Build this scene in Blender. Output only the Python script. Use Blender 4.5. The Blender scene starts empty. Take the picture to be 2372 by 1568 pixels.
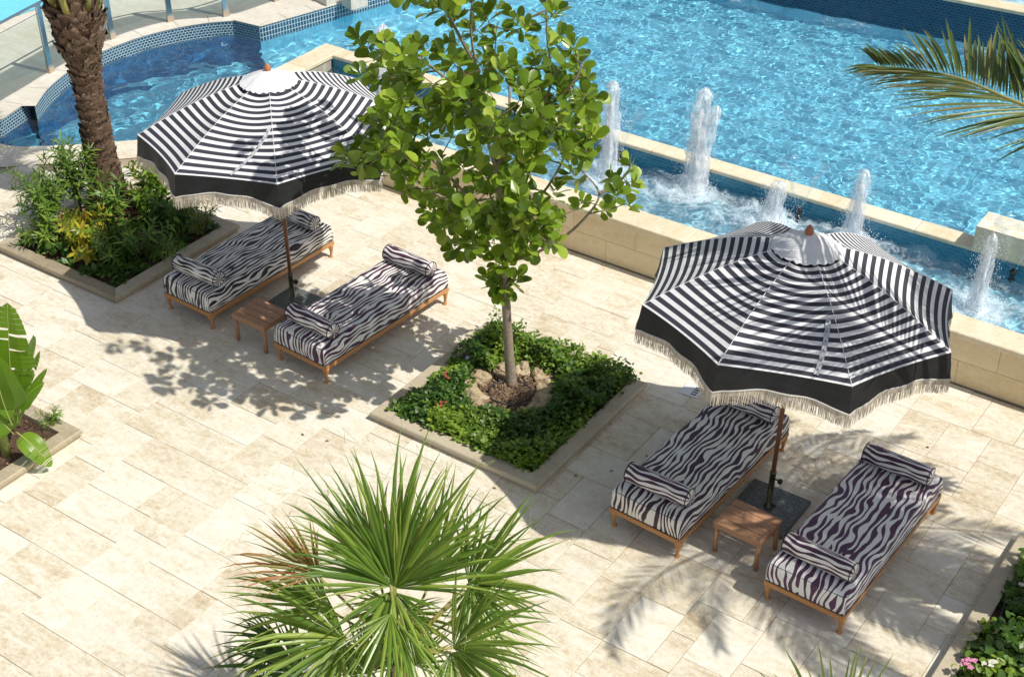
import bpy, math, random
import numpy as np
from mathutils import Vector, Matrix, noise, Euler

sc = bpy.context.scene
R = math.radians
PI = math.pi

# ---------------------------------------------------------------- camera, sky, sun, exposure
FOC, CX, CY, H = 3420.0, 1186.0, 784.0, 10.0          # focal length in photo pixels, centre, height
_p, _r, _y = R(34.33), R(-0.49), R(-35.36)
_fw = Vector((0, math.cos(_p), -math.sin(_p))); _rt = Vector((1, 0, 0)); _up = _rt.cross(_fw)
_r2 = math.cos(_r) * _rt + math.sin(_r) * _up
_u2 = -math.sin(_r) * _rt + math.cos(_r) * _up
_M = Matrix(((math.cos(_y), math.sin(_y), 0), (-math.sin(_y), math.cos(_y), 0), (0, 0, 1)))
FW, RT, UP = _M @ _fw, _M @ _r2, _M @ _u2
CAM = Vector((0, 0, H))
cd = bpy.data.cameras.new('camera'); co = bpy.data.objects.new('camera', cd); sc.collection.objects.link(co)
cd.sensor_width = 36.0; cd.lens = FOC / 2372 * 36.0; cd.clip_end = 500; cd.clip_start = .1
co.matrix_world = Matrix.Translation(CAM) @ Matrix((RT, UP, -FW)).transposed().to_4x4()
sc.camera = co

SUN = Vector((.71, .09, 1)).normalized()
w = bpy.data.worlds.new("World"); sc.world = w; w.use_nodes = True
nt = w.node_tree; bg = nt.nodes['Background']
sky = nt.nodes.new('ShaderNodeTexSky'); sky.sky_type = 'NISHITA'; sky.sun_disc = False
sky.sun_elevation = math.asin(SUN.z); sky.sun_rotation = math.atan2(SUN.x, SUN.y)
sky.air_density = 1.0; sky.dust_density = 1.5; sky.ozone_density = 1.0
hsv = nt.nodes.new('ShaderNodeHueSaturation'); hsv.inputs['Saturation'].default_value = .62
nt.links.new(sky.outputs[0], hsv.inputs['Color']); nt.links.new(hsv.outputs[0], bg.inputs[0]); bg.inputs[1].default_value = .105
sl = bpy.data.lights.new('sun', 'SUN'); sl.energy = 4.3; sl.angle = R(.5); sl.color = (1, .965, .88)
sl.cycles.is_caustics_light = True
so = bpy.data.objects.new('sun', sl); sc.collection.objects.link(so)
so.rotation_euler = SUN.to_track_quat('Z', 'Y').to_euler()
sc.view_settings.view_transform = 'Standard'; sc.view_settings.look = 'None'
sc.view_settings.exposure = 0.0; sc.view_settings.gamma = 1
sc.cycles.use_denoising = True
sc.cycles.max_bounces = 10; sc.cycles.transparent_max_bounces = 16; sc.cycles.transmission_bounces = 8
sc.cycles.sample_clamp_indirect = 6

def at(px, py, z):
    d = FW + RT * (px - CX) / FOC - UP * (py - CY) / FOC
    return CAM + d * ((z - H) / d.z)

# ---------------------------------------------------------------- helpers
def tag(o, label=None, cat=None, group=None, kind=None):
    if label: o['label'] = label
    if cat: o['category'] = cat
    if group: o['group'] = group
    if kind: o['kind'] = kind
    return o

def empty(name, loc=(0, 0, 0), rot=(0, 0, 0), label=None, cat=None, group=None):
    o = bpy.data.objects.new(name, None); sc.collection.objects.link(o)
    o.location = loc; o.rotation_euler = rot; o.empty_display_size = .2
    return tag(o, label, cat, group)

def put(name, data, parent=None, loc=(0, 0, 0), rot=(0, 0, 0), scale=None):
    o = bpy.data.objects.new(name, data); sc.collection.objects.link(o)
    if parent: o.parent = parent
    o.location = loc; o.rotation_euler = rot
    if scale: o.scale = scale if hasattr(scale, '__len__') else (scale,) * 3
    return o

class MB:
    """collects faces; uv per loop and a random number per face are optional"""
    def __init__(s): s.v = []; s.f = []; s.uv = []; s.r = []; s.m = []
    def add(s, vs, fs, r=0.0, uvs=None, m=0):
        b = len(s.v); s.v += [tuple(q) for q in vs]
        for k, f in enumerate(fs):
            s.f.append(tuple(i + b for i in f)); s.r.append(r); s.m.append(m)
            s.uv.append(uvs[k] if uvs else None)
    def box(s, a, b, r=0.0, M=None, m=0):
        x0, y0, z0 = a; x1, y1, z1 = b
        vs = [(x0, y0, z0), (x1, y0, z0), (x1, y1, z0), (x0, y1, z0), (x0, y0, z1), (x1, y0, z1), (x1, y1, z1), (x0, y1, z1)]
        if M: vs = [M @ Vector(q) for q in vs]
        s.add(vs, [(3, 2, 1, 0), (4, 5, 6, 7), (0, 1, 5, 4), (1, 2, 6, 5), (2, 3, 7, 6), (3, 0, 4, 7)], r, m=m)
    def bbox(s, a, b, c=.004, r=0.0, M=None, m=0):
        """box whose top edges are chamfered"""
        x0, y0, z0 = a; x1, y1, z1 = b; zc = z1 - c
        vs = [(x0, y0, z0), (x1, y0, z0), (x1, y1, z0), (x0, y1, z0), (x0, y0, zc), (x1, y0, zc), (x1, y1, zc), (x0, y1, zc),
              (x0 + c, y0 + c, z1), (x1 - c, y0 + c, z1), (x1 - c, y1 - c, z1), (x0 + c, y1 - c, z1)]
        if M: vs = [M @ Vector(q) for q in vs]
        s.add(vs, [(0, 1, 5, 4), (1, 2, 6, 5), (2, 3, 7, 6), (3, 0, 4, 7), (4, 5, 9, 8), (5, 6, 10, 9), (6, 7, 11, 10), (7, 4, 8, 11), (8, 9, 10, 11), (3, 2, 1, 0)], r, m=m)
    def tube(s, pts, rad, n=8, r=0.0, cap=True, m=0):
        pts = [Vector(p) for p in pts]
        if not hasattr(rad, '__len__'): rad = [rad] * len(pts)
        vs = []; fs = []; prev = None
        for i, p in enumerate(pts):
            t = (pts[min(i + 1, len(pts) - 1)] - pts[max(i - 1, 0)])
            t = t.normalized() if t.length > 1e-9 else Vector((0, 0, 1))
            if prev is None:
                a = Vector((1, 0, 0)) if abs(t.x) < .9 else Vector((0, 1, 0))
                u = t.cross(a).normalized()
            else:
                u = (prev - t * prev.dot(t)).normalized()
            prev = u; v = t.cross(u)
            for k in range(n):
                a = 2 * PI * k / n
                vs.append(p + (u * math.cos(a) + v * math.sin(a)) * rad[i])
        for i in range(len(pts) - 1):
            for k in range(n):
                a, b = i * n + k, i * n + (k + 1) % n
                fs.append((a, b, b + n, a + n))
        if cap: fs.append(tuple(range(n - 1, -1, -1))); fs.append(tuple(range(len(pts) * n - n, len(pts) * n)))
        s.add(vs, fs, r, m=m)
    def lathe(s, prof, n=16, c=(0, 0, 0), r=0.0, m=0, lean=None):
        vs = []; fs = []
        for i, (rr, z) in enumerate(prof):
            ox, oy = lean(z) if lean else (0, 0)
            for k in range(n):
                a = 2 * PI * k / n
                vs.append((c[0] + ox + rr * math.cos(a), c[1] + oy + rr * math.sin(a), c[2] + z))
        for i in range(len(prof) - 1):
            for k in range(n):
                a, b = i * n + k, i * n + (k + 1) % n
                fs.append((a, b, b + n, a + n))
        fs.append(tuple(range(n - 1, -1, -1))); fs.append(tuple(range(len(prof) * n - n, len(prof) * n)))
        s.add(vs, fs, r, m=m)
    def data(s, name, mats, smooth=False):
        me = bpy.data.meshes.new(name); me.from_pydata(s.v, [], s.f)
        for mt in (mats if isinstance(mats, (list, tuple)) else [mats]): me.materials.append(mt)
        if len(me.polygons) != len(s.f): raise RuntimeError(name)
        at_ = me.attributes.new('rnd', 'FLOAT', 'FACE'); at_.data.foreach_set('value', s.r)
        if any(s.m): me.polygons.foreach_set('material_index', s.m)
        if any(u is not None for u in s.uv):
            ul = me.uv_layers.new(name='uv'); flat = []
            for f, u in zip(s.f, s.uv):
                for k in range(len(f)): flat += (u[k] if u else (0.0, 0.0))
            ul.data.foreach_set('uv', flat)
        if smooth: me.polygons.foreach_set('use_smooth', [True] * len(s.f))
        me.update(); return me
    def build(s, name, mats, parent=None, smooth=False, loc=(0, 0, 0), rot=(0, 0, 0)):
        return put(name, s.data(name, mats, smooth), parent, loc, rot)

# ---------------------------------------------------------------- materials
class NT:
    def __init__(s, name):
        s.mat = bpy.data.materials.new(name); s.mat.use_nodes = True
        s.t = s.mat.node_tree; s.p = s.t.nodes['Principled BSDF']; s.out = s.t.nodes['Material Output']
    def n(s, typ, ins=None, **kw):
        nd = s.t.nodes.new(typ)
        for k, v in kw.items(): setattr(nd, k, v)
        for k, v in (ins or {}).items(): s.set(nd.inputs[k], v)
        return nd
    def set(s, sock, v):
        if isinstance(v, bpy.types.NodeSocket): s.t.links.new(v, sock)
        elif isinstance(v, (tuple, list)) and len(v) == 3 and sock.type == 'RGBA': sock.default_value = (*v, 1)
        else: sock.default_value = v
    def P(s, **kw):
        for k, v in kw.items(): s.set(s.p.inputs[k.replace('_', ' ')], v)
        return s
    def ramp(s, fac, stops, interp='LINEAR'):
        nd = s.n('ShaderNodeValToRGB'); s.set(nd.inputs[0], fac); cr = nd.color_ramp; cr.interpolation = interp
        while len(cr.elements) < len(stops): cr.elements.new(.5)
        for e, (pos, c) in zip(cr.elements, stops):
            e.position = pos; e.color = (*c, 1) if hasattr(c, '__len__') else (c, c, c, 1)
        return nd.outputs[0]
    def mth(s, op, a, b=0.0, c=None):
        nd = s.n('ShaderNodeMath', operation=op); s.set(nd.inputs[0], a); s.set(nd.inputs[1], b)
        if c is not None: s.set(nd.inputs[2], c)
        return nd.outputs[0]
    def mix(s, f, a, b, bt='MIX'):
        nd = s.n('ShaderNodeMix', data_type='RGBA', blend_type=bt)
        s.set(nd.inputs[0], f); s.set(nd.inputs[6], a); s.set(nd.inputs[7], b); return nd.outputs[2]
    def noise(s, vec, scale, detail=4, rough=.55, dist=0.0, dim='3D', w=None):
        nd = s.n('ShaderNodeTexNoise', noise_dimensions=dim); s.set(nd.inputs['Scale'], scale)
        nd.inputs['Detail'].default_value = detail; nd.inputs['Roughness'].default_value = rough; nd.inputs['Distortion'].default_value = dist
        if vec is not None: s.set(nd.inputs['Vector'], vec)
        if w is not None: s.set(nd.inputs['W'], w)
        return nd.outputs[0]
    def rnd(s):
        a = s.n('ShaderNodeAttribute', attribute_name='rnd').outputs['Fac']
        o = s.n('ShaderNodeObjectInfo').outputs['Random']
        return a, o
    def pos(s): return s.n('ShaderNodeNewGeometry').outputs['Position']
    def obj(s): return s.n('ShaderNodeTexCoord').outputs['Object']
    def bump(s, h, strength=.3, dist=.01):
        nd = s.n('ShaderNodeBump'); nd.inputs['Strength'].default_value = strength; nd.inputs['Distance'].default_value = dist
        s.set(nd.inputs['Height'], h); s.t.links.new(nd.outputs[0], s.p.inputs['Normal']); return nd.outputs[0]
    def scl(s, vec, sc_):
        nd = s.n('ShaderNodeMapping'); s.set(nd.inputs['Vector'], vec); nd.inputs['Scale'].default_value = sc_; return nd.outputs[0]
    def off(s, vec, k, v):
        """vec + v*k"""
        m = s.n('ShaderNodeVectorMath', operation='SCALE'); m.inputs[0].default_value = k; s.set(m.inputs['Scale'], v)
        a = s.n('ShaderNodeVectorMath', operation='ADD'); s.set(a.inputs[0], vec); s.t.links.new(m.outputs[0], a.inputs[1]); return a.outputs[0]

def stone(name, stops, pit=.5, stain=.5, rough=.55, vein=(1, 3, 1), offset=True, spread=1.0):
    m = NT(name); a, o = m.rnd(); P0 = m.pos()
    P1 = m.off(P0, (37.1, 17.3, 9.7), a) if offset else P0
    n1 = m.noise(m.scl(P1, vein), 1.5, 5, .62, .8)
    n2 = m.noise(P1, 17, 6, .72)
    n3 = m.noise(m.scl(P1, (5, 16, 5)), 1.6, 4, .6)
    f = m.mth('ADD', m.mth('MULTIPLY', m.mth('SUBTRACT', a, .5), .62 * spread), m.mth('MULTIPLY', m.mth('SUBTRACT', n1, .5), .85))
    n4 = m.noise(P1, 55, 3, .7); f = m.mth('ADD', f, m.mth('MULTIPLY', m.mth('SUBTRACT', n2, .5), .75)); f = m.mth('ADD', f, m.mth('MULTIPLY', m.mth('SUBTRACT', n3, .5), .45)); f = m.mth('ADD', f, m.mth('MULTIPLY', m.mth('SUBTRACT', n4, .5), .45))
    f = m.mth('ADD', f, .5)
    col = m.ramp(f, stops)
    vo = m.n('ShaderNodeTexVoronoi', {'Vector': m.scl(P1, (1, 2.2, 1)), 'Scale': 22.0}).outputs['Distance']
    gate = m.noise(P1, 4.5, 3, .6)
    pitm = m.mth('MULTIPLY', m.ramp(vo, [(.0, 1.0), (.16, 0.0)]), m.ramp(gate, [(.46, 0.0), (.62, 1.0)]))
    col = m.mix(m.mth('MULTIPLY', pitm, pit), col, (.22, .16, .10))
    big = m.noise(P0, .55, 3, .6)
    col = m.mix(m.mth('MULTIPLY', m.ramp(big, [(.45, 0.0), (.75, 1.0)]), stain * .35), col, (.50, .41, .29))
    m.P(Base_Color=col, Roughness=m.ramp(n2, [(.3, rough - .12), (.7, rough + .12)]))
    m.p.inputs['Specular IOR Level'].default_value = .35
    m.bump(m.mth('SUBTRACT', n2, m.mth('MULTIPLY', pitm, 1.5)), .25, .006)
    return m.mat

TRAV = [(.08, (.46, .35, .22)), (.30, (.62, .525, .375)), (.50, (.74, .675, .545)), (.66, (.79, .745, .645)), (.92, (.82, .79, .715))]
M_slab = stone('travertine_paving', TRAV, 1.0, .25, spread=.34)
M_grout = stone('paving_bed', [(.2, (.40, .32, .23)), (.8, (.55, .46, .35))], .2, .3)
M_edge = stone('pool_edge_travertine', TRAV, .4, .6, offset=False, spread=.0)
M_terr = stone('pale_terrace_stone', [(.2, (.56, .50, .41)), (.5, (.66, .61, .52)), (.8, (.74, .70, .62))], .2, .2, offset=False, spread=0)
M_cop = stone('honey_coping_stone', [(.15, (.62, .49, .30)), (.4, (.74, .63, .44)), (.7, (.83, .745, .58)), (.9, (.86, .80, .67))], .45, .35, vein=(2.2, .8, 1), spread=.4)
M_wall = stone('honey_wall_stone', [(.15, (.66, .50, .29)), (.45, (.76, .61, .39)), (.8, (.83, .70, .49))], .35, .2, vein=(.6, 2, 3), spread=.35)
M_plant = stone('sandstone_kerb', [(.15, (.31, .255, .17)), (.5, (.43, .36, .25)), (.85, (.53, .46, .34))], .12, .3, offset=True)
M_block = stone('rough_fountain_stone', [(.2, (.40, .36, .28)), (.5, (.68, .62, .50)), (.8, (.85, .80, .70))], .5, .2)
M_rock = stone('limestone_rock', [(.2, (.42, .32, .20)), (.5, (.66, .55, .39)), (.85, (.80, .71, .56))], .5, .2)

def simple(name, col, rough=.5, metal=0.0, nz=0.0, nsc=20, bump=0.0, spec=.5, stretch=(1, 1, 1), col2=None):
    m = NT(name); n = m.noise(m.scl(m.obj(), stretch), nsc, 4)
    c2 = col2 or tuple(c * (1 - nz) for c in col)
    m.P(Base_Color=m.mix(m.ramp(n, [(.3, 0.0), (.7, 1.0)]), col, c2) if (nz or col2) else col, Roughness=rough, Metallic=metal)
    m.p.inputs['Specular IOR Level'].default_value = spec
    if bump: m.bump(n, bump, .01)
    return m.mat

def wood(name, c1, c2, sc_=(30, 2, 30), rough=.42):
    m = NT(name); a, o = m.rnd(); v = m.off(m.obj(), (3, 7, 5), o)
    n = m.noise(m.scl(v, sc_), 1.6, 6, .6, 1.2)
    m.P(Base_Color=m.ramp(n, [(.28, c1), (.72, c2)]), Roughness=m.ramp(n, [(.2, rough - .08), (.8, rough + .12)])); m.bump(n, .12, .002); return m.mat
M_oak = wood('honey_beech_wood', (.44, .19, .06), (.58, .29, .105))
M_teak = wood('teak_slats', (.36, .185, .10), (.50, .275, .155), (2, 40, 40), .5)
M_mahog = wood('reddish_pole_wood', (.17, .07, .035), (.27, .12, .06), (20, 20, 2), .35)
M_finial = wood('terracotta_finial', (.38, .14, .07), (.46, .19, .10), (4, 4, 8), .5)
M_sleeve = simple('bronzed_steel', (.13, .14, .10), .28, .85, .3, 40)
M_steel = simple('brushed_steel', (.50, .58, .62), .22, .95, .15, 60)
M_black = simple('black_plastic', (.02, .02, .022), .45)
M_hose = simple('black_rubber_hose', (.035, .04, .045), .4)
M_white = simple('white_plastic', (.75, .76, .78), .4)
M_lens = simple('lamp_lens', (.65, .72, .8), .15, .2)

def granite():
    m = NT('speckled_granite'); P0 = m.obj()
    v = m.n('ShaderNodeTexVoronoi', {'Vector': P0, 'Scale': 170.0}).outputs['Color']
    n = m.noise(P0, 60, 4, .7)
    m.P(Base_Color=m.ramp(m.mth('MULTIPLY', n, m.n('ShaderNodeSeparateColor', {0: v}).outputs[0]), [(.1, (.055, .065, .065)), (.3, (.13, .15, .15)), (.6, (.30, .33, .33))]), Roughness=.4); return m.mat
M_granite = granite()

def soil():
    m = NT('bark_mulch'); P0 = m.pos(); n = m.noise(m.scl(P0, (1, 2.5, 1)), 45, 6, .75); n2 = m.noise(P0, 9, 3)
    m.P(Base_Color=m.ramp(m.mth('ADD', m.mth('MULTIPLY', n, .7), m.mth('MULTIPLY', n2, .3)), [(.3, (.025, .014, .008)), (.48, (.10, .052, .03)), (.62, (.24, .14, .085)), (.75, (.38, .27, .17))]), Roughness=.95)
    m.bump(n, 1.0, .03); return m.mat
M_soil = soil()

def bark(name, c1, c2, sc_=(1, 1, 6), s=14):
    m = NT(name); n = m.noise(m.scl(m.obj(), sc_), s, 6, .65, .6)
    m.P(Base_Color=m.ramp(n, [(.3, c1), (.7, c2)]), Roughness=.85); m.bump(n, .5, .012); return m.mat
M_bark = bark('pale_smooth_bark', (.20, .155, .11), (.40, .33, .25), (1, 1, 3))
M_twig = bark('twig_bark', (.10, .075, .045), (.24, .19, .12))

def palmbark():
    m = NT('palm_trunk_fibre'); a, o = m.rnd(); n = m.noise(m.scl(m.pos(), (9, 9, 26)), 3.2, 6, .7, 1.5); n2 = m.noise(m.pos(), 5, 3)
    c = m.ramp(m.mth('ADD', m.mth('MULTIPLY', n, .75), m.mth('MULTIPLY', m.mth('ADD', o, a), .13)), [(.24, (.04, .024, .015)), (.42, (.17, .105, .065)), (.6, (.34, .235, .16)), (.8, (.56, .45, .35))])
    m.P(Base_Color=c, Roughness=.85); m.bump(n, .9, .02); return m.mat
M_palm = palmbark()

def leafmat(name, stops, rough=.38, trans=.35, tcol=None, spec=.45, vein=False):
    m = NT(name); a, o = m.rnd(); n = m.noise(m.pos(), 9, 3)
    f = m.mth('FRACT', m.mth('ADD', a, o)); f = m.mth('ADD', m.mth('MULTIPLY', f, .8), m.mth('MULTIPLY', n, .2))
    c = m.ramp(f, stops); m.P(Base_Color=c, Roughness=rough); m.p.inputs['Specular IOR Level'].default_value = spec
    tl = m.n('ShaderNodeBsdfTranslucent'); 
    m.set(tl.inputs['Color'], m.mix(.5, c, tcol or (.35, .5, .05), 'ADD') if tcol is None else m.mix(.6, c, tcol))
    mx = m.n('ShaderNodeMixShader'); mx.inputs[0].default_value = trans
    m.t.links.new(m.p.outputs[0], mx.inputs[1]); m.t.links.new(tl.outputs[0], mx.inputs[2]); m.t.links.new(mx.outputs[0], m.out.inputs[0])
    return m.mat
M_leaf = leafmat('glossy_round_leaf', [(.03, (.04, .085, .008)), (.3, (.12, .20, .015)), (.65, (.20, .33, .03)), (.92, (.38, .46, .05)), (1.0, (.58, .55, .07))], .30, .28, (.38, .54, .03))
M_cover = leafmat('ground_cover_leaf', [(.0, (.05, .11, .014)), (.5, (.13, .225, .028)), (.85, (.23, .35, .045)), (1.0, (.36, .44, .07))], .4, .3, (.18, .34, .03))
M_coverlime = leafmat('lime_ground_cover_leaf', [(.0, (.10, .19, .018)), (.6, (.22, .34, .035)), (1.0, (.34, .44, .06))], .4, .35, (.28, .45, .03))
M_olean = leafmat('lance_leaf', [(.0, (.045, .10, .015)), (.5, (.12, .22, .03)), (.85, (.24, .35, .055)), (1.0, (.38, .44, .08))], .38, .3, (.2, .35, .04))
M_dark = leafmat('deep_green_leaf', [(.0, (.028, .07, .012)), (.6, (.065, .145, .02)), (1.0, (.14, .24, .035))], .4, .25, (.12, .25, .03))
M_croton = leafmat('yellow_croton_leaf', [(.0, (.10, .18, .02)), (.35, (.25, .30, .03)), (.62, (.62, .54, .04)), (.85, (.60, .38, .03)), (1.0, (.24, .08, .02))], .35, .35, (.6, .5, .03))
M_date = leafmat('date_palm_leaflet', [(.0, (.045, .075, .02)), (.45, (.10, .15, .035)), (.75, (.17, .20, .06)), (.95, (.27, .20, .11))], .38, .2, (.2, .26, .05))
M_fan = leafmat('fan_palm_segment', [(.0, (.06, .13, .018)), (.45, (.14, .245, .03)), (.8, (.30, .40, .065)), (1.0, (.44, .48, .12))], .33, .3, (.26, .4, .05))
M_fandry = leafmat('dry_fan_segment', [(.0, (.14, .17, .03)), (.40, (.26, .22, .05)), (.75, (.46, .21, .06)), (1.0, (.28, .09, .03))], .5, .3, (.5, .25, .06))
M_banana = leafmat('banana_leaf', [(.0, (.09, .19, .012)), (.6, (.16, .29, .02)), (1.0, (.27, .40, .05))], .3, .42, (.25, .5, .02))
M_rib = leafmat('pale_green_midrib', [(.0, (.33, .42, .10)), (1.0, (.48, .52, .18))], .35, .15, (.4, .5, .1))
M_pink = leafmat('pink_petal', [(.0, (.75, .22, .42)), (.6, (.85, .42, .58)), (1.0, (.9, .7, .75))], .5, .3, (.9, .4, .5))
M_red = leafmat('red_petal', [(.0, (.5, .05, .06)), (.6, (.75, .12, .10)), (1.0, (.85, .35, .25))], .5, .3, (.9, .2, .1))
M_cream = leafmat('cream_petal', [(.0, (.75, .75, .6)), (1.0, (.9, .88, .8))], .5, .3, (.9, .9, .7))
M_straw = leafmat('straw_bits', [(.0, (.14, .08, .045)), (.5, (.36, .24, .15)), (.85, (.56, .42, .28)), (1.0, (.25, .27, .09))], .8, .05, (.4, .3, .2))
M_dry = leafmat('dead_leaf', [(.0, (.12, .07, .04)), (1.0, (.35, .22, .12))], .8, .1, (.3, .2, .1))

def stripes():
    m = NT('striped_canvas'); uv = m.n('ShaderNodeUVMap').outputs[0]; se = m.n('ShaderNodeSeparateXYZ', {0: uv})
    u, v = se.outputs[0], se.outputs[1]
    P_ = .0885
    ph = m.mth('FRACT', m.mth('DIVIDE', m.mth('ADD', v, .021), P_))
    b = m.ramp(ph, [(.0, 0.0), (.455, 0.0), (.475, 1.0), (.975, 1.0), (.995, 0.0)])
    nv = m.noise(uv, 5, 4, .6); weave = m.noise(m.scl(uv, (300, 300, 1)), 1, 2)
    white = m.mix(m.ramp(nv, [(.35, 0.0), (.75, .35)]), (.86, .86, .87), (.72, .72, .75))
    blk = m.mix(nv, (.045, .044, .062), (.06, .058, .078))
    m.P(Base_Color=m.mix(b, white, blk), Roughness=.72)
    m.p.inputs['Specular IOR Level'].default_value = .3
    h = m.mth('ADD', m.mth('MULTIPLY', m.noise(m.scl(uv, (3, 14, 1)), 2.2, 4, .6, .6), 1.0), m.mth('MULTIPLY', weave, .05))
    m.bump(h, .35, .02)
    tl = m.n('ShaderNodeBsdfTranslucent'); m.set(tl.inputs['Color'], m.mix(b, (.6, .6, .62), (.02, .02, .03)))
    mx = m.n('ShaderNodeMixShader'); mx.inputs[0].default_value = .1
    m.t.links.new(m.p.outputs[0], mx.inputs[1]); m.t.links.new(tl.outputs[0], mx.inputs[2]); m.t.links.new(mx.outputs[0], m.out.inputs[0])
    return m.mat
M_stripe = stripes()
M_blackcloth = simple('black_canvas', (.016, .017, .019), .6, 0, .4, 6, .5, .4, (1, 1, 4))
M_cap = simple('white_canvas', (.84, .84, .85), .75, 0, .12, 8, .5, .3)
M_piping = simple('pale_piping', (.62, .60, .56), .7)
M_bpipe = simple('black_piping', (.02, .018, .02), .6)
M_strap = simple('grey_white_strap', (.80, .80, .82), .55, 0, .6, 30, .2, .5, (1, 1, 1))

def fringe():
    m = NT('raw_cotton_fringe'); a, o = m.rnd()
    m.P(Base_Color=m.ramp(a, [(.0, (.34, .27, .19)), (.4, (.52, .45, .35)), (.75, (.66, .60, .50)), (1.0, (.80, .77, .70))]), Roughness=.85)
    return m.mat
M_fringe = fringe()

def zebra(name, dark, light, fx=8.5, seed=0.0, lean=.35):
    m = NT(name); uv = m.n('ShaderNodeUVMap').outputs[0]
    a, o = m.rnd(); uvo = m.off(uv, (3.7, 9.1, 0), m.mth('ADD', o, seed)) if False else m.off(uv, (1.0, 1.0, 0), seed)
    se = m.n('ShaderNodeSeparateXYZ', {0: uvo}); u, v = se.outputs[0], se.outputs[1]
    n1 = m.noise(m.scl(uvo, (3.2, 1.9, 1)), 1.0, 1.0, .5, .2)
    n2 = m.noise(m.scl(uvo, (9, 5.5, 1)), 1.0, 0, .5, .1)
    n3 = m.noise(m.scl(uvo, (13, 5.5, 1)), 1.0, 0, .5)
    ph = m.mth('ADD', m.mth('MULTIPLY', u, fx), m.mth('MULTIPLY', n1, 4.0))
    ph = m.mth('ADD', ph, m.mth('MULTIPLY', n2, 1.0)); ph = m.mth('ADD', ph, m.mth('MULTIPLY', v, lean))
    s = m.mth('SINE', m.mth('MULTIPLY', ph, 2 * PI))
    s = m.mth('ADD', s, m.mth('MULTIPLY', m.mth('SUBTRACT', n3, .5), 3.6))
    k = m.ramp(m.mth('ADD', m.mth('MULTIPLY', s, .5), .5), [(.0, 0.0), (.50, 0.0), (.55, 1.0), (1.0, 1.0)])
    wv = m.noise(uvo, 3, 3)
    m.P(Base_Color=m.mix(k, light, dark), Roughness=m.ramp(wv, [(.3, .5), (.7, .66)])); m.p.inputs['Specular IOR Level'].default_value = .45
    m.p.inputs['Sheen Weight'].default_value = .15
    m.bump(m.mth('ADD', m.noise(m.scl(uvo, (6, 2.5, 1)), 1.3, 3, .55, .8), m.mth('MULTIPLY', m.noise(m.scl(uvo, (250, 250, 1)), 1, 1), .04)), .35, .02)
    return m.mat
CREAMY = (.83, .80, .76)
M_zblack = zebra('black_zebra_cloth', (.022, .012, .016), (.82, .79, .75), 18.5, 0.0)
M_zplum = zebra('plum_zebra_cloth', (.065, .020, .055), CREAMY, 17.0, 5.3)
M_zplum2 = zebra('purple_zebra_cloth', (.085, .028, .078), (.85, .83, .80), 15.5, 11.7)
M_zplum3 = zebra('dark_plum_zebra_cloth', (.045, .014, .035), (.82, .79, .73), 17.0, 17.9)
def zb(name, d, l, seed): return zebra(name, d, l, 20.0, seed, .2)
M_zbb = zb('black_zebra_bolster', (.022, .012, .016), (.82, .79, .75), 2.0)
M_zbp = zb('plum_zebra_bolster', (.065, .020, .055), CREAMY, 7.0)

def tilewall(name, wx=.062, wy=.046, offs=.5, c1=(.012, .045, .085), c2=(.035, .115, .19), grout=(.42, .55, .62), mort=.0065):
    m = NT(name); uv = m.n('ShaderNodeUVMap').outputs[0]
    b = m.n('ShaderNodeTexBrick', {'Vector': uv, 'Color1': c1, 'Color2': c2, 'Mortar': grout, 'Scale': 1.0, 'Mortar Size': mort, 'Brick Width': wx, 'Row Height': wy, 'Mortar Smooth': .1}, offset=offs)
    m.P(Base_Color=b.outputs[0], Roughness=m.ramp(b.outputs[1], [(0, .12), (1, .8)])); m.bump(m.mth('SUBTRACT', 1.0, b.outputs[1]), .4, .004); return m.mat
M_tile = tilewall('navy_mosaic')
M_tilesq = tilewall('navy_square_mosaic', .058, .082, 0.0)
M_tiledark = tilewall('dark_blue_mosaic', .09, .05, .5, (.03, .19, .31), (.05, .25, .38), (.08, .30, .43), .005)

M_tilefar = tilewall('weathered_navy_mosaic', .08, .05, .5, (.008, .045, .11), (.02, .085, .17), (.06, .16, .22), .006)
M_tileblue = tilewall('deep_blue_mosaic', .06, .045, .5, (.016, .15, .38), (.03, .20, .46), (.04, .25, .50), .004)

def poolfloor(name, c1, c2):
    m = NT(name); P0 = m.pos()
    b = m.n('ShaderNodeTexBrick', {'Vector': P0, 'Color1': c1, 'Color2': c2, 'Mortar': tuple(c * .8 for c in c1), 'Scale': 1.0, 'Mortar Size': .003, 'Brick Width': .05, 'Row Height': .05}, offset=0.0)
    n = m.noise(P0, .5, 3)
    m.P(Base_Color=m.mix(m.mth('MULTIPLY', n, .5), b.outputs[0], c2), Roughness=.5); return m.mat
M_floor = poolfloor('aqua_mosaic_floor', (.17, .585, .765), (.24, .665, .83))
M_floor_deep = poolfloor('blue_mosaic_floor', (.16, .62, .84), (.22, .70, .88))
M_basinfloor = poolfloor('pale_blue_basin_floor', (.34, .72, .88), (.44, .80, .92))

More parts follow.
